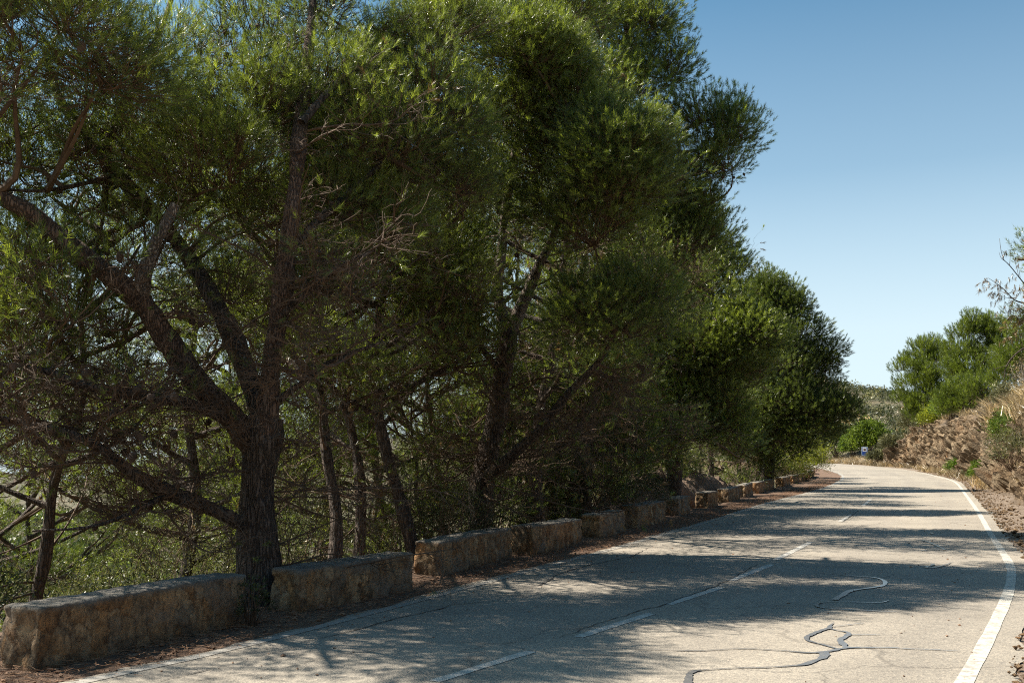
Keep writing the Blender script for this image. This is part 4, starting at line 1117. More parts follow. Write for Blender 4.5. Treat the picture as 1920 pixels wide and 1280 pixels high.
# ---- dark rounded pine at the far end of the left row
b5 = at(1438, 885, 51.0); b5[2] = ground_z(b5[0], b5[1]) - 0.2
t5 = Pine(15, nw=0.0125, per=32, nl=0.13, shoot=0.2)
t5.limb(np.vstack([b5, A((1442, 850, 50.8), (1466, 760, 49.6), (1482, 650, 49.0), (1468, 590, 49.0), (1462, 565, 49.0))]), [0.34, 0.30, 0.25, 0.2, 0.12, 0.04], 'trunk')
for a_ in [((1484, 740, 49.0), (1515, 715, 47.8), (1540, 700, 47.4)), ((1483, 680, 49.0), (1430, 640, 48.2), (1400, 620, 48.0)), ((1485, 790, 49.0), (1525, 790, 47.4), (1560, 790, 46.6)), ((1478, 610, 49.0), (1490, 600, 48.4), (1500, 590, 48.0))]:
    t5.limb(A(*a_), [0.11, 0.08, 0.03])
for (px, py, Y, r_, n_, kw) in [
    (1414, 557, 48.6, 0.79, 30, {}), (1454, 570, 48.4, 0.98, 38, {}), (1489, 584, 48.2, 0.65, 24, {}), (1394, 611, 48.4, 1.02, 36, {}), (1454, 638, 47.6, 1.21, 50, {}), (1504, 638, 47.6, 0.88, 36, {}), (1524, 678, 47.4, 0.65, 24, {}), (1548, 692, 47.4, 0.30, 8, {}), (1474, 701, 47.0, 1.12, 44, {}), (1414, 701, 47.4, 1.12, 40, {}),
    (1534, 741, 47.0, 0.74, 30, {}), (1494, 764, 46.6, 1.12, 44, {}), (1564, 777, 46.4, 0.70, 28, {}), (1586, 773, 46.4, 0.28, 9, {}), (1434, 773, 46.8, 1.12, 40, {}), (1524, 800, 46.4, 0.84, 34, {}), (1474, 820, 46.6, 0.93, 32, {}), (1559, 656, 47.6, 0.23, 5, {}), (1404, 820, 47.2, 0.84, 26, {}), (1374, 674, 48.0, 0.74, 22, {}), (1434, 534, 48.6, 0.47, 16, {}), (1404, 850, 49.0, 0.84, 30, {}), (1364, 800, 47.8, 0.93, 30, {}), (1354, 728, 48.0, 0.84, 24, {})]:
    t5.lobe(at(px, py, Y), r_, n_, pr=0.58, shoots=34, bottom=-0.7, **kw)
t5.fan(16, 0, 2.2, top=0.7, r0=0.03, subs=10, sub_len=1.0, leafy=0.15, fine=4)
t5.build("pine_tree", b5, "dark rounded pine at the far end of the left row, overhanging the bend", needle=M['needle_far'])

# ------------------------------------------------------------------ pines down the slope: three grown once, then copied
def grow_pine(seed, H, Rc, nw, nl, per, lean=(0, 0), bare_low=0.3, shoots=16, tops=1.0, thick=0.0145):
    t = Pine(seed, nw=nw, per=per, nl=nl, shoot=nl * 1.5)
    g = t.g
    hs = np.linspace(0, H, 8); off = np.cumsum(g.normal(0, 0.14, (8, 2)), 0) * (H / 9)
    tr = np.c_[off[:, 0] + lean[0] * (hs / H) ** 1.3 * H, off[:, 1] + lean[1] * (hs / H) ** 1.3 * H, hs]
    tr[0] = (0, 0, -0.4)
    t.limb(tr, [H * thick * 1.15, H * thick * .85, H * thick * .75, H * thick * .65, H * thick * .5, H * thick * .35, H * thick * .22, 0.02], 'trunk')
    P = t.limbs[0][0]
    n = 17
    for q in range(n):
        f = bare_low + (1 - bare_low) * (q + 0.5) / n
        i_ = min(len(P) - 2, int(f * len(P)))
        th = q * 2.4 + g.normal(0, 0.4)
        ln = Rc * (1.05 - 0.75 * max(0, (f - 0.35) / 0.65) ** 1.4) * g.uniform(0.7, 1.15)
        d = np.array([math.cos(th), math.sin(th), 0.25 + 0.45 * f + g.normal(0, 0.1)])
        pts = [P[i_], P[i_] + d * ln * 0.35 + np.array([0, 0, -0.03 * ln]), P[i_] + d * ln * 0.7, P[i_] + d * ln + np.array([0, 0, 0.08 * ln])]
        t.limb(pts, [0.06 * H / 9, 0.045 * H / 9, 0.03 * H / 9, 0.012], 'limb')
        e = pts[-1]
        r_ = g.uniform(0.55, 0.95) * Rc / 2.6
        t.lobe(e, r_, int(15 * tops), pr=0.40 * Rc / 2.6, shoots=shoots, root=pts[2], flat=0.7)
        if g.random() < 0.75:
            t.lobe(pts[2] + g.normal(0, 0.35, 3) + np.array([0, 0, 0.3]), r_ * 0.75, int(9 * tops), pr=0.36 * Rc / 2.6, shoots=shoots, root=pts[1], flat=0.7)
    t.lobe(P[-1] + np.array([0, 0, 0.1]), 0.3 * Rc, int(18 * tops), pr=0.42 * Rc / 2.6, shoots=shoots, root=P[-3], flat=0.9)
    t.fan(18, 0, Rc * 0.8, r0=0.02, subs=12, sub_len=0.6, leafy=0.05, dry=0.08, fine=5)
    return t

def copy_tree(root):
    r = root.copy(); COL.objects.link(r)
    for ch in root.children:
        c_ = ch.copy(); COL.objects.link(c_); c_.parent = r
    return r

protos = [grow_pine(101, 9.5, 2.7, 0.009, 0.09, 17, (0.05, 0.02)).build("pine_tree", (0, 0, 0), "p", needle=M['needle']),
          grow_pine(102, 8.0, 2.4, 0.009, 0.09, 17, (-0.10, 0.03), 0.35).build("pine_tree", (0, 0, 0), "p", needle=M['needle']),
          grow_pine(103, 11.0, 2.9, 0.009, 0.095, 17, (0.08, -0.05), 0.28).build("pine_tree", (0, 0, 0), "p", needle=M['needle'])]
SLOPE = [  # photo column, distance, which, turn, size, label
    (622, 14.2, 1, 0.4, 0.85, "slim leaning pine behind the second block, left of a thinner straight trunk"),
    (664, 15.6, 0, 2.2, 0.75, "thin straight pine behind the second block, between two leaning trunks"),
    (800, 15.6, 2, 4.1, 0.72, "dark pine trunk behind the start of the third block"),
    (95, 12.6, 1, 3.4, 0.85, "dark leaning pine trunk behind the first block, nearest the left edge"),
    (1020, 20.5, 0, 5.0, 0.95, "short dark pine trunk behind the fourth block, right of the leaning forked pine"),
    (250, 19.0, 2, 1.0, 1.0, "sunlit pine down the slope, seen between the low limbs of the big near pine"),
    (20, 20.0, 0, 2.9, 1.05, "sunlit pine down the slope at the left edge, below the long low limb"),
    (400, 23.0, 1, 5.5, 1.2, "sunlit pine down the slope just left of the big trunk"),
    (560, 24.0, 2, 0.2, 1.0, "olive pine down the slope just right of the big trunk"),
    (720, 23.0, 0, 3.8, 1.05, "olive pine down the slope behind the thin trunks"),
    (150, 31.0, 2, 4.6, 1.15, "farther pine on the slope in the left gap under the sky"),
    (330, 33.0, 0, 0.9, 1.25, "farther pine on the slope behind the sunlit pair"),
    (850, 27.0, 1, 2.0, 1.35, "olive pine on the slope left of the leaning forked pine"),
    (980, 30.0, 2, 5.9, 1.05, "olive pine on the slope behind the leaning forked pine"),
    (1130, 31.0, 0, 1.7, 1.1, "olive pine on the slope behind the tall pine's trunk"),
    (1200, 37.0, 1, 3.0, 1.3, "olive pine on the slope behind the soil heap"),
    (480, 40.0, 2, 3.3, 1.2, "far pine on the slope behind the big trunk"),
    (1330, 42.0, 0, 2.5, 1.05, "shaded pine behind the far guard blocks, left of the dark rounded pine"),
    (1400, 52.0, 2, 0.6, 0.85, "shaded pine deep behind the dark rounded pine"),
    (-408, 10.6, 2, 1.2, 0.93, "pine added outside the left edge for its shade, branches reaching in above the first block"),  # stands out of view, added to shade the first block and big pine
    (680, 44.0, 0, 5.2, 1.3, "far olive pine on the slope behind the second block"),
]
bushy = grow_pine(104, 5.0, 2.2, 0.0085, 0.09, 18, (0.04, 0.05), 0.10, shoots=16).build("pine_tree", (0, 0, 0), "p", needle=M['needle'])
first_bushy = [bushy]
for px, Y, rot, sz, lab in [
        (800, 20.0, 3.3, 0.9, "low bushy pine left of the foot of the leaning forked pine"), (985, 23.5, 4.4, 0.75, "low bushy pine right of the foot of the leaning forked pine"),
        (1045, 24.0, 0.9, 0.95, "low bushy pine left of the tall pine's trunk"), (1150, 27.5, 2.6, 1.0, "low bushy pine right of the tall pine's trunk"),
        (1225, 38.0, 5.1, 0.95, "low bushy pine behind the soil heap's near end"), (1315, 46.0, 1.2, 1.0, "low bushy pine behind the soil heap's far end"),
        (1385, 51.0, 3.9, 0.9, "low bushy pine left of the dark rounded pine's foot"), (1440, 57.0, 0.1, 1.0, "low bushy pine behind the dark rounded pine's foot"),
        (1500, 66.0, 2.2, 0.8, "low bushy pine behind the yellow green bush"), (900, 33.0, 5.5, 1.2, "bushy pine deeper down the slope behind the leaning forked pine"), (1100, 42.0, 1.6, 1.3, "bushy pine deep behind the tall pine")]:
    p_ = at(px, 900, Y)
    r = first_bushy.pop() if first_bushy else copy_tree(bushy)
    r.location = (p_[0], p_[1], ground_z(p_[0], p_[1]) - 0.1); r.rotation_euler = (0, 0, rot); r.scale = (sz, sz, sz)
    tag(r, lab, "pine tree", "bushy pines behind the guard blocks")
used = set()
for px, Y, w, rot, sz, lab in SLOPE:
    p_ = at(px, 900, Y)
    r = protos[w] if w not in used else copy_tree(protos[w])
    used.add(w)
    r.location = (p_[0], p_[1], ground_z(p_[0], p_[1]) - 0.15)
    r.rotation_euler = (0, 0, rot); r.scale = (sz, sz, sz)
    tag(r, lab, "pine tree", "pines on the slope below the road")

# ------------------------------------------------------------------ shrubs
def leaf_cloud(C_, D, g, per, spread, ll, lw):
    n = len(C_)
    off = g.normal(0, spread, (n, per, 3))
    d = norm(D[:, None, :] + g.normal(0, 0.75, (n, per, 3)))
    B = C_[:, None, :] + off
    B = B.reshape(-1, 3); d = d.reshape(-1, 3)
    side = norm(np.cross(d, g.normal(0, 1, d.shape)))
    L_ = ll * g.uniform(0.6, 1.3, len(B)); W_ = lw * g.uniform(0.6, 1.3, len(B))
    V = np.stack([B, B + d * (L_ * .5)[:, None] + side * W_[:, None] / 2, B + d * L_[:, None], B + d * (L_ * .5)[:, None] - side * W_[:, None] / 2], 1)
    return V.reshape(-1, 3), np.arange(len(B) * 4).reshape(-1, 4), np.repeat(np.clip(g.normal(0.5, 0.25, n), 0, 1), per * 4)

def shrub(name, base, rx, h, material, label, cat="shrub", group=None, n=140, per=16, ll=0.06, lw=0.025, seed=0, stem=None, hollow=0.35, up=0.5, stems=12):
    g = np.random.default_rng(seed + 500)
    base = np.asarray(base, float)
    root = thing(name, tuple(base), label, cat, group)
    d = norm(g.normal(0, 1, (n * 2, 3))); d = d[d[:, 2] > -0.35][:n]
    lump = 1 + 0.35 * vnoise(d * 2.2 + seed, 7)
    rad = g.uniform(hollow, 1.0, len(d)) ** 0.5 * lump
    c_ = d * rad[:, None] * np.array([rx, rx, h * 0.55]) + np.array([0, 0, h * 0.48])
    c_[:, 2] = np.maximum(c_[:, 2], 0.05)
    V, F, tn = leaf_cloud(c_, norm(d + np.array([0, 0, up])), g, per, min(rx, h) * 0.11, ll, lw)
    make_obj("foliage", V, F, material, root, attrs={'tone': tn})
    e = c_[g.permutation(len(c_))[:stems * 4]]
    st_ = np.c_[g.normal(0, rx * 0.10, (len(e), 2)), np.full(len(e), -0.08)]
    t = np.linspace(0, 1, 6)[None, :, None]
    P = st_[:, None] * (1 - t) + e[:, None] * t + np.sin(np.pi * t) * g.normal(0, rx * 0.10, (len(e), 1, 3))
    V, F = tubes(P, np.linspace(0.010, 0.003, 6)[None].repeat(len(e), 0) * max(1, rx), 4)
    make_obj("stems", V, F, stem or M['twig'], root)
    return root

def gz_at(px, Y):
    p_ = at(px, 850, Y); return np.array([p_[0], p_[1], ground_z(p_[0], p_[1])])
# left side
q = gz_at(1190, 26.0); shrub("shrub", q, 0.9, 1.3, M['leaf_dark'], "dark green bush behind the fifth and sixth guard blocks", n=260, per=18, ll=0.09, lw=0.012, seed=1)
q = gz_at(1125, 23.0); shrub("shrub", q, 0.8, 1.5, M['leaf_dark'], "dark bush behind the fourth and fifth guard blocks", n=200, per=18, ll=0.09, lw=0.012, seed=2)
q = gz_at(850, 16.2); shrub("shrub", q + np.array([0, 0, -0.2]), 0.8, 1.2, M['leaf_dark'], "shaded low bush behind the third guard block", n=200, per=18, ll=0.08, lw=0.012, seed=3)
q = np.array([-4.6, 8.6, 0]); q[2] = ground_z(q[0], q[1]); shrub("shrub", q, 0.45, 0.75, M['leaf_dark'], "dark low bush at the left edge beside the end of the first guard block", n=160, per=14, ll=0.05, lw=0.014, seed=9)
q = gz_at(481, 9.75); shrub("shrub", q, 0.16, 0.42, M['leaf_dark'], "small dark weed in the gap between the first two guard blocks", n=50, per=9, ll=0.035, lw=0.016, seed=4, stems=5)
q = gz_at(1503, 61.5); shrub("bush", q, 1.6, 2.9, M['leaf_bright'], "yellow green sunlit bush at the far end of the guard blocks", "bush", n=460, per=22, ll=0.16, lw=0.03, seed=5)
q = gz_at(1478, 59.0); shrub("bush", q, 1.3, 2.3, M['leaf_bright'], "smaller yellow green bush just left of the far sunlit bush", "bush", n=260, per=18, ll=0.16, lw=0.03, seed=6)
for k_, (px, Y, rx, h, mt, lab) in enumerate([
    (150, 15.5, 1.3, 2.4, 'leaf_olive', "olive bush down the slope behind the first block"),
    (330, 17.0, 1.5, 2.8, 'leaf_olive', "olive bush down the slope left of the big trunk"),
    (30, 16.0, 1.4, 2.6, 'leaf_olive', "olive bush down the slope at the left edge"),
    (560, 17.0, 1.2, 2.6, 'leaf_olive', "pale olive bush down the slope right of the big trunk"),
    (920, 22.5, 1.2, 2.6, 'leaf_olive', "olive bush behind the foot of the leaning forked pine"),
    (240, 24.0, 1.8, 3.2, 'leaf_sage', "grey green bush farther down the slope behind the first block"),
    (760, 21.0, 1.5, 3.2, 'leaf_olive', "pale olive bush down the slope behind the third block"),
    (430, 27.0, 1.9, 3.6, 'leaf_olive', "large olive bush far down the slope behind the big trunk")]):
    q = gz_at(px, Y); shrub("bush", q, rx, h, M[mt], lab, "bush", "bushes on the slope below the road", n=300, per=34, ll=0.055, lw=0.018, seed=20 + k_)

# undergrowth on the slope and scrub on the hills
def scatter(n, f, seed):
    g = np.random.default_rng(seed); return f(g, n)
g = np.random.default_rng(61)
ss = s_at_y(3) + g.random(11000) * 150; tt = -5.6 - g.random(11000) ** 1.6 * 45
xy = xy_of(ss, tt); zz = terrain(xy)
c_ = np.c_[xy, zz + 0.15 + 0.5 * g.random(len(xy)) ** 2]
V, F, tn = leaf_cloud(c_, np.tile([0, 0, 1.0], (len(c_), 1)), g, 26, 0.22, 0.07, 0.02)
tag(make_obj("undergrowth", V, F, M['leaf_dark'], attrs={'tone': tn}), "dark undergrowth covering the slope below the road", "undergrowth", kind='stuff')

def scrub(name, pts, rads, material, seed, per=46, ll=0.4, lw=0.16):
    g = np.random.default_rng(seed); n = len(pts)
    d = norm(g.normal(0, 1, (n, per, 3))); d[..., 2] = np.abs(d[..., 2]) * 1.2 - 0.1
    lump = 1 + 0.3 * g.normal(0, 1, (n, per, 1))
    c_ = pts[:, None] + d * rads[:, None, None] * np.array([1, 1, 0.85]) * lump
    dd = norm(d + g.normal(0, 0.6, d.shape) + np.array([0, 0, 0.4])).reshape(-1, 3)
    B = c_.reshape(-1, 3); sc_ = np.repeat(rads, per)
    side = norm(np.cross(dd, g.normal(0, 1, dd.shape)))
    L_ = ll * sc_ * g.uniform(0.6, 1.3, len(B)); W_ = lw * sc_ * g.uniform(0.6, 1.3, len(B)) * 2
    V = np.stack([B - side * W_[:, None] / 2, B + side * W_[:, None] / 2, B + dd * L_[:, None]], 1).reshape(-1, 3)
    return make_obj(name, V, np.arange(len(B) * 3).reshape(-1, 3), material, attrs={'tone': np.repeat(np.clip(g.normal(0.5, 0.25, n), 0, 1), per * 3)})
g = np.random.default_rng(62)
n = 9000
xy = np.c_[g.uniform(-330, 60, n), g.uniform(15, 420, n)]
s_, t_, _ = st(xy); dist = np.hypot(xy[:, 0], xy[:, 1])
k = (t_ < -34) & (np.abs(xy[:, 0]) / xy[:, 1] < 0.75)
xy = xy[k]; zz = terrain(xy); rr = g.uniform(0.9, 2.6, len(xy))
k2 = g.random(len(xy))
for nm, lo, hi, mt, lab in (("far_woods", 0, .55, 'needle_far', "pale green woods on the far side of the valley"), ("far_scrub", .55, 1.0, 'leaf_sage', "grey green scrub on the far side of the valley")):
    kk = (k2 >= lo) & (k2 < hi)
    tag(scrub(nm, np.c_[xy, zz + rr * 0.5][kk], rr[kk], M[mt], 7), lab, "woods", kind='stuff')
n = 4200
xy = np.c_[g.uniform(5, 130, n), g.uniform(125, 330, n)]
s_, t_, _ = st(xy); k = (np.abs(t_) > 7) & (xy[:, 0] / xy[:, 1] > 0.15)
xy = xy[k]; zz = terrain(xy); rr = g.uniform(0.3, 1.3, len(xy)) ** 1.2
k2 = g.random(len(xy))
for lo, hi, mt, lab in ((0, .6, 'leaf_sage', "grey green scrub dotting the hill beyond the bend"), (.6, .9, 'leaf_dark', "dark scrub dotting the hill beyond the bend"), (.9, 1.0, 'grass_dry', "dry straw tufts dotting the hill beyond the bend")):
    kk = (k2 >= lo) & (k2 < hi)
    tag(scrub("hill_scrub", np.c_[xy, zz + rr * 0.4][kk], rr[kk], M[mt], 8), lab, "scrub", kind='stuff')

# ------------------------------------------------------------------ beyond the bend
q = at(1632, 860, 117.0); q[2] = ground_z(q[0], q[1]); shrub("bush", q, 2.5, 3.9, M['leaf_fresh'], "round bright green bush behind the blue sign", "bush", n=420, per=26, ll=0.34, lw=0.13, seed=40)
q = at(1598, 860, 121.0); q[2] = ground_z(q[0], q[1]); shrub("bush", q, 1.5, 2.8, M['leaf_green'], "smaller green bush left of the blue sign", "bush", n=240, per=20, ll=0.3, lw=0.12, seed=41)
q = at(1568, 860, 126.0); q[2] = ground_z(q[0], q[1]); shrub("bush", q, 2.6, 4.6, M['leaf_dark'], "dark green bush at the outside of the bend under the overhanging pine", "bush", n=300, per=22, ll=0.34, lw=0.12, seed=42)
q = at(1668, 845, 113.0); q[2] = ground_z(q[0], q[1]); shrub("bush", q, 1.0, 1.5, M['leaf_sage'], "straw green bush between the blue sign and the rock cut", "bush", n=260, per=18, ll=0.3, lw=0.1, seed=43)

# road sign
q = at(1622, 866, 111.0); q[2] = ground_z(q[0], q[1])
sg = thing("road_sign", tuple(q), "small blue road sign with a white square and dark pictogram on a grey post", "road sign")
yaw = math.radians(-21)
def plate(name, w, h, r_, th_, y, zc, material, xo=0.0):
    a_ = []
    for cx, cz, a0 in ((w / 2 - r_, h / 2 - r_, 0), (-w / 2 + r_, h / 2 - r_, 90), (-w / 2 + r_, -h / 2 + r_, 180), (w / 2 - r_, -h / 2 + r_, 270)):
        for k2_ in range(6):
            an = math.radians(a0 + k2_ * 18); a_.append((cx + r_ * math.cos(an), cz + r_ * math.sin(an)))
    a_ = np.array(a_); n_ = len(a_)
    V = np.vstack([np.c_[a_[:, 0] + xo, np.full(n_, y), a_[:, 1] + zc], np.c_[a_[:, 0] + xo, np.full(n_, y + th_), a_[:, 1] + zc]])
    i = np.arange(n_); j = np.roll(i, -1)
    F4 = np.stack([i, j, j + n_, i + n_], -1)
    return make_obj(name, V, [i[None, :], (i[::-1] + n_)[None, :], F4], material, sg)
plate("sign_plate", 0.66, 0.98, 0.08, 0.03, -0.015, 1.62, M['sign_rim'])
plate("blue_panel", 0.56, 0.86, 0.06, 0.004, -0.020, 1.62, M['sign_blue'])
plate("white_square", 0.42, 0.42, 0.03, 0.004, -0.025, 1.80, M['sign_white'])
plate("pictogram", 0.25, 0.19, 0.05, 0.003, -0.029, 1.79, M['sign_mark'], 0.01)
V, F = tubes(np.array([[[0, 0.045, -0.3], [0, 0.045, 1.0], [0, 0.045, 2.05]]]), np.full((1, 3), 0.03), 10)
make_obj("post", V, F, M['steel'], sg, True)
sg.rotation_euler = (0, 0, yaw)

# ------------------------------------------------------------------ soil heap behind the sixth to eleventh blocks
hs_ = np.arange(s_at_y(22.2), s_at_y(46.5), 0.10); hv = np.linspace(0, 1, 30)
HS, HV = np.meshgrid(hs_, hv, indexing='ij')
woff = np.array([wall_off(v) for v in hs_])[:, None] - 0.72
T_ = woff - HV * 3.4
u_ = (HS - hs_[0]) / (hs_[-1] - hs_[0])
hump = 1.5 * np.sin(np.pi * np.clip(u_, 0, 1) ** 0.7) ** 0.7 * (0.75 + 0.35 * vnoise(np.stack([HS / 2.1, 0 * HS, 0 * HS], -1), 71))
crest = np.sin(np.pi * np.clip(HV, 0, 1) ** 0.62) ** 0.9
xyh = xy_of(HS.ravel(), T_.ravel())
Z = road_z(HS).ravel() + (hump * crest).ravel() - 0.1 - (0.55 * np.clip(HV * 3.4 - 0.9, 0, 9)).ravel() * 0.8
P3 = np.c_[xyh, Z]
f1, vec, cv = cells(P3 * np.array([1.5, 1.5, 2.0]), 73)
P3[:, 2] += (0.16 * (cv - 0.5) + 0.25 * fbm(P3 * 1.5, 4, 74) + 0.07 * fbm(P3 * 7, 3, 75)) * np.clip(crest.ravel() * 2, 0, 1)
i = np.arange(P3.shape[0]).reshape(HS.shape)
hq = np.stack([i[:-1, :-1], i[:-1, 1:], i[1:, 1:], i[1:, :-1]], -1).reshape(-1, 4)
heap = make_obj("soil_heap", P3, hq[:, ::-1], M['ground'], attrs={'dirt': np.full(len(P3), 0.45), 'hill': np.zeros(len(P3))})
tag(heap, "heap of broken brown soil and rock behind the middle guard blocks", "soil heap")

# ------------------------------------------------------------------ right bank growth
def bank_pine(seed, px, top, Y0, Y, lobes, label, nw=0.021, nl=0.22, shoots=24):
    b_ = gz_at(px, Y); b_[2] -= 0.3; e = at(*top, Y); k_ = Y / Y0
    t = Pine(seed, nw=nw, per=26, nl=nl, shoot=0.34)
    t.limb(np.array([b_ + (e - b_) * f + np.array([0.3 * math.sin(f * 5), 0, 0]) * (0 < f < 1) for f in (0, .25, .5, .75, 1)]), [0.17, 0.14, 0.11, 0.06, 0.02], 'trunk')
    for (lx, ly, ld, r_, n_) in lobes:
        t.lobe(at(lx, ly, Y + (ld - Y0) * k_), r_ * k_ * 0.95, max(4, int(n_ * 0.8)), pr=0.36 * k_, shoots=shoots, bottom=-0.8, up=1.3)
    return t.build("pine_tree", b_, label, group="young pines on top of the rock cut", needle=M['needle_bank'])
bank_pine(31, 1745, (1748, 640), 60, 92, [(1745, 655, 60, 0.75, 24), (1725, 665, 60, 0.8, 28), (1705, 690, 60, 0.75, 26), (1765, 670, 60, 0.9, 32), (1740, 705, 59, 1.1, 40), (1715, 725, 59, 0.9, 32), (1765, 720, 58.5, 1.0, 36), (1700, 755, 59, 0.55, 16), (1735, 755, 58.5, 0.9, 30), (1775, 750, 58, 0.8, 26), (1725, 775, 58.5, 0.7, 24), (1755, 780, 58, 0.7, 24)],
          "rounded pine on the rock cut, leftmost on the right side, against the sky")
bank_pine(32, 1838, (1828, 600), 50, 80, [(1828, 612, 50, 0.55, 22), (1810, 625, 50, 0.5, 18), (1862, 612, 50, 0.55, 22), (1845, 640, 50, 0.85, 34), (1805, 660, 50, 0.75, 30), (1880, 640, 50, 0.7, 26), (1830, 690, 49, 0.95, 36), (1795, 700, 49.5, 0.6, 20), (1870, 690, 49, 0.9, 32), (1845, 730, 48, 0.8, 28), (1815, 755, 48.5, 0.6, 22), (1855, 760, 48, 0.6, 22)],
          "taller spiky pine on the rock cut, right of the rounded one")
bank_pine(33, 1925, (1915, 620), 42, 62, [(1915, 640, 42, 0.6, 22), (1900, 670, 42, 0.6, 22), (1930, 690, 42, 0.9, 30), (1890, 710, 41.5, 0.5, 16)],
          "pine at the right edge of the photo above the dry grass bank")
bank_pine(34, 1805, (1800, 720), 52, 78, [(1800, 735, 51, 0.6, 24), (1815, 750, 50.5, 0.55, 20), (1785, 755, 51, 0.55, 20), (1835, 735, 49, 0.55, 20)],
          "low bushy pine at the lip of the rock cut, below the taller ones")

SH = [  # y, profile share, radius, height, material, label
    (44.0, 0.42, 0.75, 1.3, 'leaf_green', "green shrub clinging low to the right bank beside the dry grass"),
    (39.5, 0.5, 0.55, 0.9, 'leaf_green', "upper green shrub on the right bank below the dry brush"),
    (36.0, 0.30, 0.6, 1.1, 'leaf_olive', "olive and straw coloured shrub at the right edge above the shaded hollow"),
    (52.0, 0.18, 0.5, 0.9, 'leaf_green', "slim green shrub at the foot of the rock cut, right part"),
    (58.0, 0.13, 0.5, 0.9, 'leaf_green', "green shrub at the foot of the rock cut, middle part"),
    (71.0, 0.12, 0.75, 0.9, 'leaf_green', "dark green low shrub at the foot of the far rock cut"),
    (66.0, 0.12, 0.4, 0.6, 'leaf_sage', "pale low shrub at the foot of the far rock cut"),
    (88.0, 0.68, 1.35, 1.8, 'leaf_bright', "yellow green rounded shrub on top of the rock cut"),
    (79.0, 0.68, 1.1, 1.9, 'leaf_green', "green shrub on top of the rock cut below the rounded pine"),
    (96.0, 0.75, 1.3, 1.8, 'leaf_sage', "grey green shrub on top of the far end of the rock cut"),
    (99.0, 0.50, 1.0, 1.3, 'leaf_sage', "dull green shrub on the low far end of the rock cut"),
    (103.0, 0.25, 0.8, 1.0, 'leaf_sage', "pale sage tuft beside the road near the blue sign"),
    (45.0, 0.62, 0.6, 0.9, 'leaf_sage', "grey shrub at the lip of the rock cut beside the dry grass"),
    (23.5, 0.13, 0.25, 0.35, 'leaf_green', "small green weed on the right verge near the tree shadow"),
]
for k_, (y_, v_, rx, h, mt, lab) in enumerate(SH):
    far_ = 1 + max(0, y_ - 30) / 40
    shrub("shrub", on_bank(y_, v_) + (np.array([-0.38, 0.12, 0.0]) if 0.12 < v_ < 0.6 else 0), rx * 1.15, h * 1.1, M[mt], lab, "shrub", n=int(150 * (rx / 0.6) ** 0.8), per=18, ll=0.10 * far_, lw=0.022 * far_, seed=60 + k_)

for k_, (y_, v_, rx, h, lab) in enumerate([(31.0, 0.66, 0.9, 1.5, "grey dry brush on the right bank, nearest the camera"), (35.0, 0.72, 1.0, 1.7, "grey dry brush on the right bank, second from the camera"), (40.0, 0.68, 1.0, 1.6, "grey dry brush on the right bank, third from the camera, below the pine"), (45.0, 0.78, 1.2, 1.8, "grey dry brush at the top of the bank beside the low bushy pine"), (28.0, 0.80, 1.0, 1.6, "grey dry brush high on the bank at the right edge")]):
    shrub("dry_brush", on_bank(y_, v_), rx, h, M['grass_dry'], lab, "dry brush", n=120, per=8, ll=0.10, lw=0.016, seed=90 + k_, stem=M['twig_grey'], stems=70)

def blades(name, P, g, per, L_, W_, spread, material, lean=0.5):
    n = len(P)
    B = np.repeat(P, per, 0) + np.c_[g.normal(0, spread, (n * per, 2)), np.zeros(n * per)]
    d = norm(np.c_[g.normal(0, lean, (n * per, 2)), np.ones(n * per)])
    ln = L_ * g.uniform(0.4, 1.2, n * per)
    side = norm(np.cross(d, g.normal(0, 1, d.shape))) * (W_ / 2)
    bend = np.c_[d[:, :2], np.zeros(len(d))] * ln[:, None] * 0.35
    m_ = B + d * (ln * .55)[:, None]; t_ = B + d * ln[:, None] + bend - np.array([0, 0, 1]) * (ln * 0.1)[:, None]
    V = np.stack([B - side, B + side, m_ + side * .7, m_ - side * .7, t_], 1).reshape(-1, 3)
    k_ = np.arange(n * per)[:, None] * 5
    return make_obj(name, V, [k_ + np.array([0, 1, 2, 3]), k_ + np.array([3, 2, 4])], material, attrs={'tone': np.repeat(np.clip(g.normal(0.5, 0.25, n), 0, 1), per * 5)})
g = np.random.default_rng(88)
# dry brush on the near bank
pts = []
for _ in range(1500):
    y_ = 20 + 33 * g.random() ** 0.9; v_ = 0.50 + 0.5 * g.random()
    pts.append(on_bank(y_, v_))
o = blades("dry_grass", np.array(pts), g, 26, 0.85, 0.02, 0.16, M['grass_dry'], 0.55)
tag(o, "straw coloured dry grass and brush covering the right bank", "dry grass", kind='stuff')
pts = [on_bank(48 + 60 * g.random(), g.choice([0.05, 0.75, 0.9, 0.98])) for _ in range(420)]
pts += [np.array([*xy_of([s_], [t_])[0], 0]) for s_, t_ in zip(s_at_y(97) + g.random(300) * 26, tR(100) + 0.9 + g.random(300) * 3)]
pts = np.array(pts); z0 = pts[:, 2] == 0; pts[z0, 2] = terrain(pts[z0, :2])
o = blades("dry_grass", pts, g, 22, 0.7, 0.03, 0.2, M['grass_dry'], 0.5)
tag(o, "pale dry grass tufts along the far rock cut and the bend", "dry grass", kind='stuff')
pts = [on_bank(18 + 20 * g.random(), g.uniform(0.2, 0.62)) for _ in range(240)]
o = blades("dry_grass", np.array(pts), g, 18, 0.35, 0.009, 0.1, M['grass_dry'], 0.6)
tag(o, "sparse dry tufts on the lower right bank", "dry grass", kind='stuff')

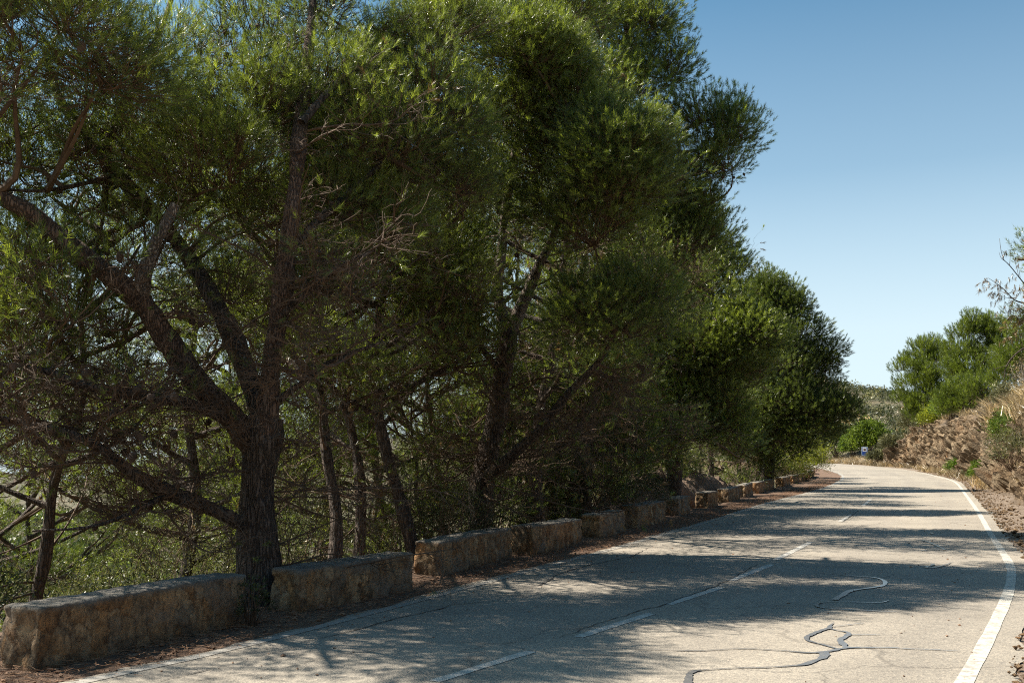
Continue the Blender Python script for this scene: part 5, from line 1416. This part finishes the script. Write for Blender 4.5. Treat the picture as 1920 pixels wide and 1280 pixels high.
# sparse pine leaning in from the right
b6 = np.array([16.2, 27.0, 0]); b6[2] = ground_z(b6[0], b6[1]) - 0.2
t6 = Pine(16, nw=0.011, per=15, nl=0.12, shoot=0.15)
tp = at(2040, 520, 26)
t6.limb([b6, b6 + (tp - b6) * 0.35 + np.array([.15, 0, 0]), b6 + (tp - b6) * 0.7, tp, at(2030, 380, 26)], [0.16, 0.13, 0.1, 0.07, 0.02], 'trunk')
t6.limb(A((2040, 640, 26), (1985, 600, 26), (1940, 555, 26), (1915, 525, 26), (1895, 500, 26), (1882, 487, 26)), [0.05, 0.035, 0.025, 0.018, 0.014, 0.008])
t6.limb(A((1882, 487, 26), (1877, 470, 26), (1874, 447, 26)), [0.009, 0.007, 0.004]); t6.limb(A((1886, 491, 26), (1877, 483, 26), (1873, 472, 26)), [0.008, 0.006, 0.003])
t6.limb(A((1893, 497, 26), (1894, 483, 26), (1895, 468, 26)), [0.008, 0.005, 0.003]); t6.limb(A((1910, 518, 26), (1905, 497, 26), (1898, 478, 26)), [0.009, 0.006, 0.003]); t6.limb(A((1913, 522, 26), (1910, 500, 26), (1908, 486, 26)), [0.008, 0.005, 0.003])
t6.limb(A((2040, 600, 26), (1970, 585, 25.8), (1925, 570, 25.8), (1902, 562, 25.8), (1885, 545, 25.8), (1868, 531, 25.8), (1853, 521, 25.8)), [0.05, 0.035, 0.022, 0.017, 0.013, 0.009, 0.005])
t6.limb(A((1900, 560, 25.8), (1888, 558, 25.8), (1878, 557, 25.8)), [0.008, 0.006, 0.003])
t6.limb(A((2050, 690, 26), (1960, 660, 25.6), (1925, 652, 25.4), (1900, 668, 25.3), (1886, 690, 25.3), (1882, 715, 25.3)), [0.05, 0.035, 0.028, 0.02, 0.012, 0.005])
t6.limb(A((1890, 685, 25.3), (1870, 690, 25.3), (1852, 697, 25.3)), [0.009, 0.006, 0.003])
g = t6.g
for px, py, n_, sp_ in [(1850, 526, 10, 0.10), (1866, 532, 12, 0.12), (1878, 545, 16, 0.13), (1870, 556, 10, 0.11), (1898, 572, 16, 0.16), (1910, 585, 16, 0.18), (1912, 530, 18, 0.2), (1915, 480, 10, 0.15), (1920, 555, 16, 0.2), (1918, 610, 26, 0.25), (1905, 620, 16, 0.2)]:
    c0 = at(px, py, 25.8)
    P_ = c0 + g.normal(0, sp_, (n_, 3)); D_ = norm(g.normal(0, 0.5, (n_, 3)) + np.array([-0.2, 0, -0.8]))
    t6.dryB.append(P_); t6.dryD.append(D_)
for px, py, r_, n_ in [(1960, 480, 0.5, 14), (1990, 560, 0.6, 18), (1960, 620, 0.5, 14), (2040, 420, 0.7, 20), (1925, 600, 0.3, 6)]:
    t6.lobe(at(px, py, 26), r_, n_, pr=0.34, shoots=16)
t6.build("pine_tree", b6, "sparse half bare pine reaching in at the right edge with drooping dry needles", twig=M['twig'])
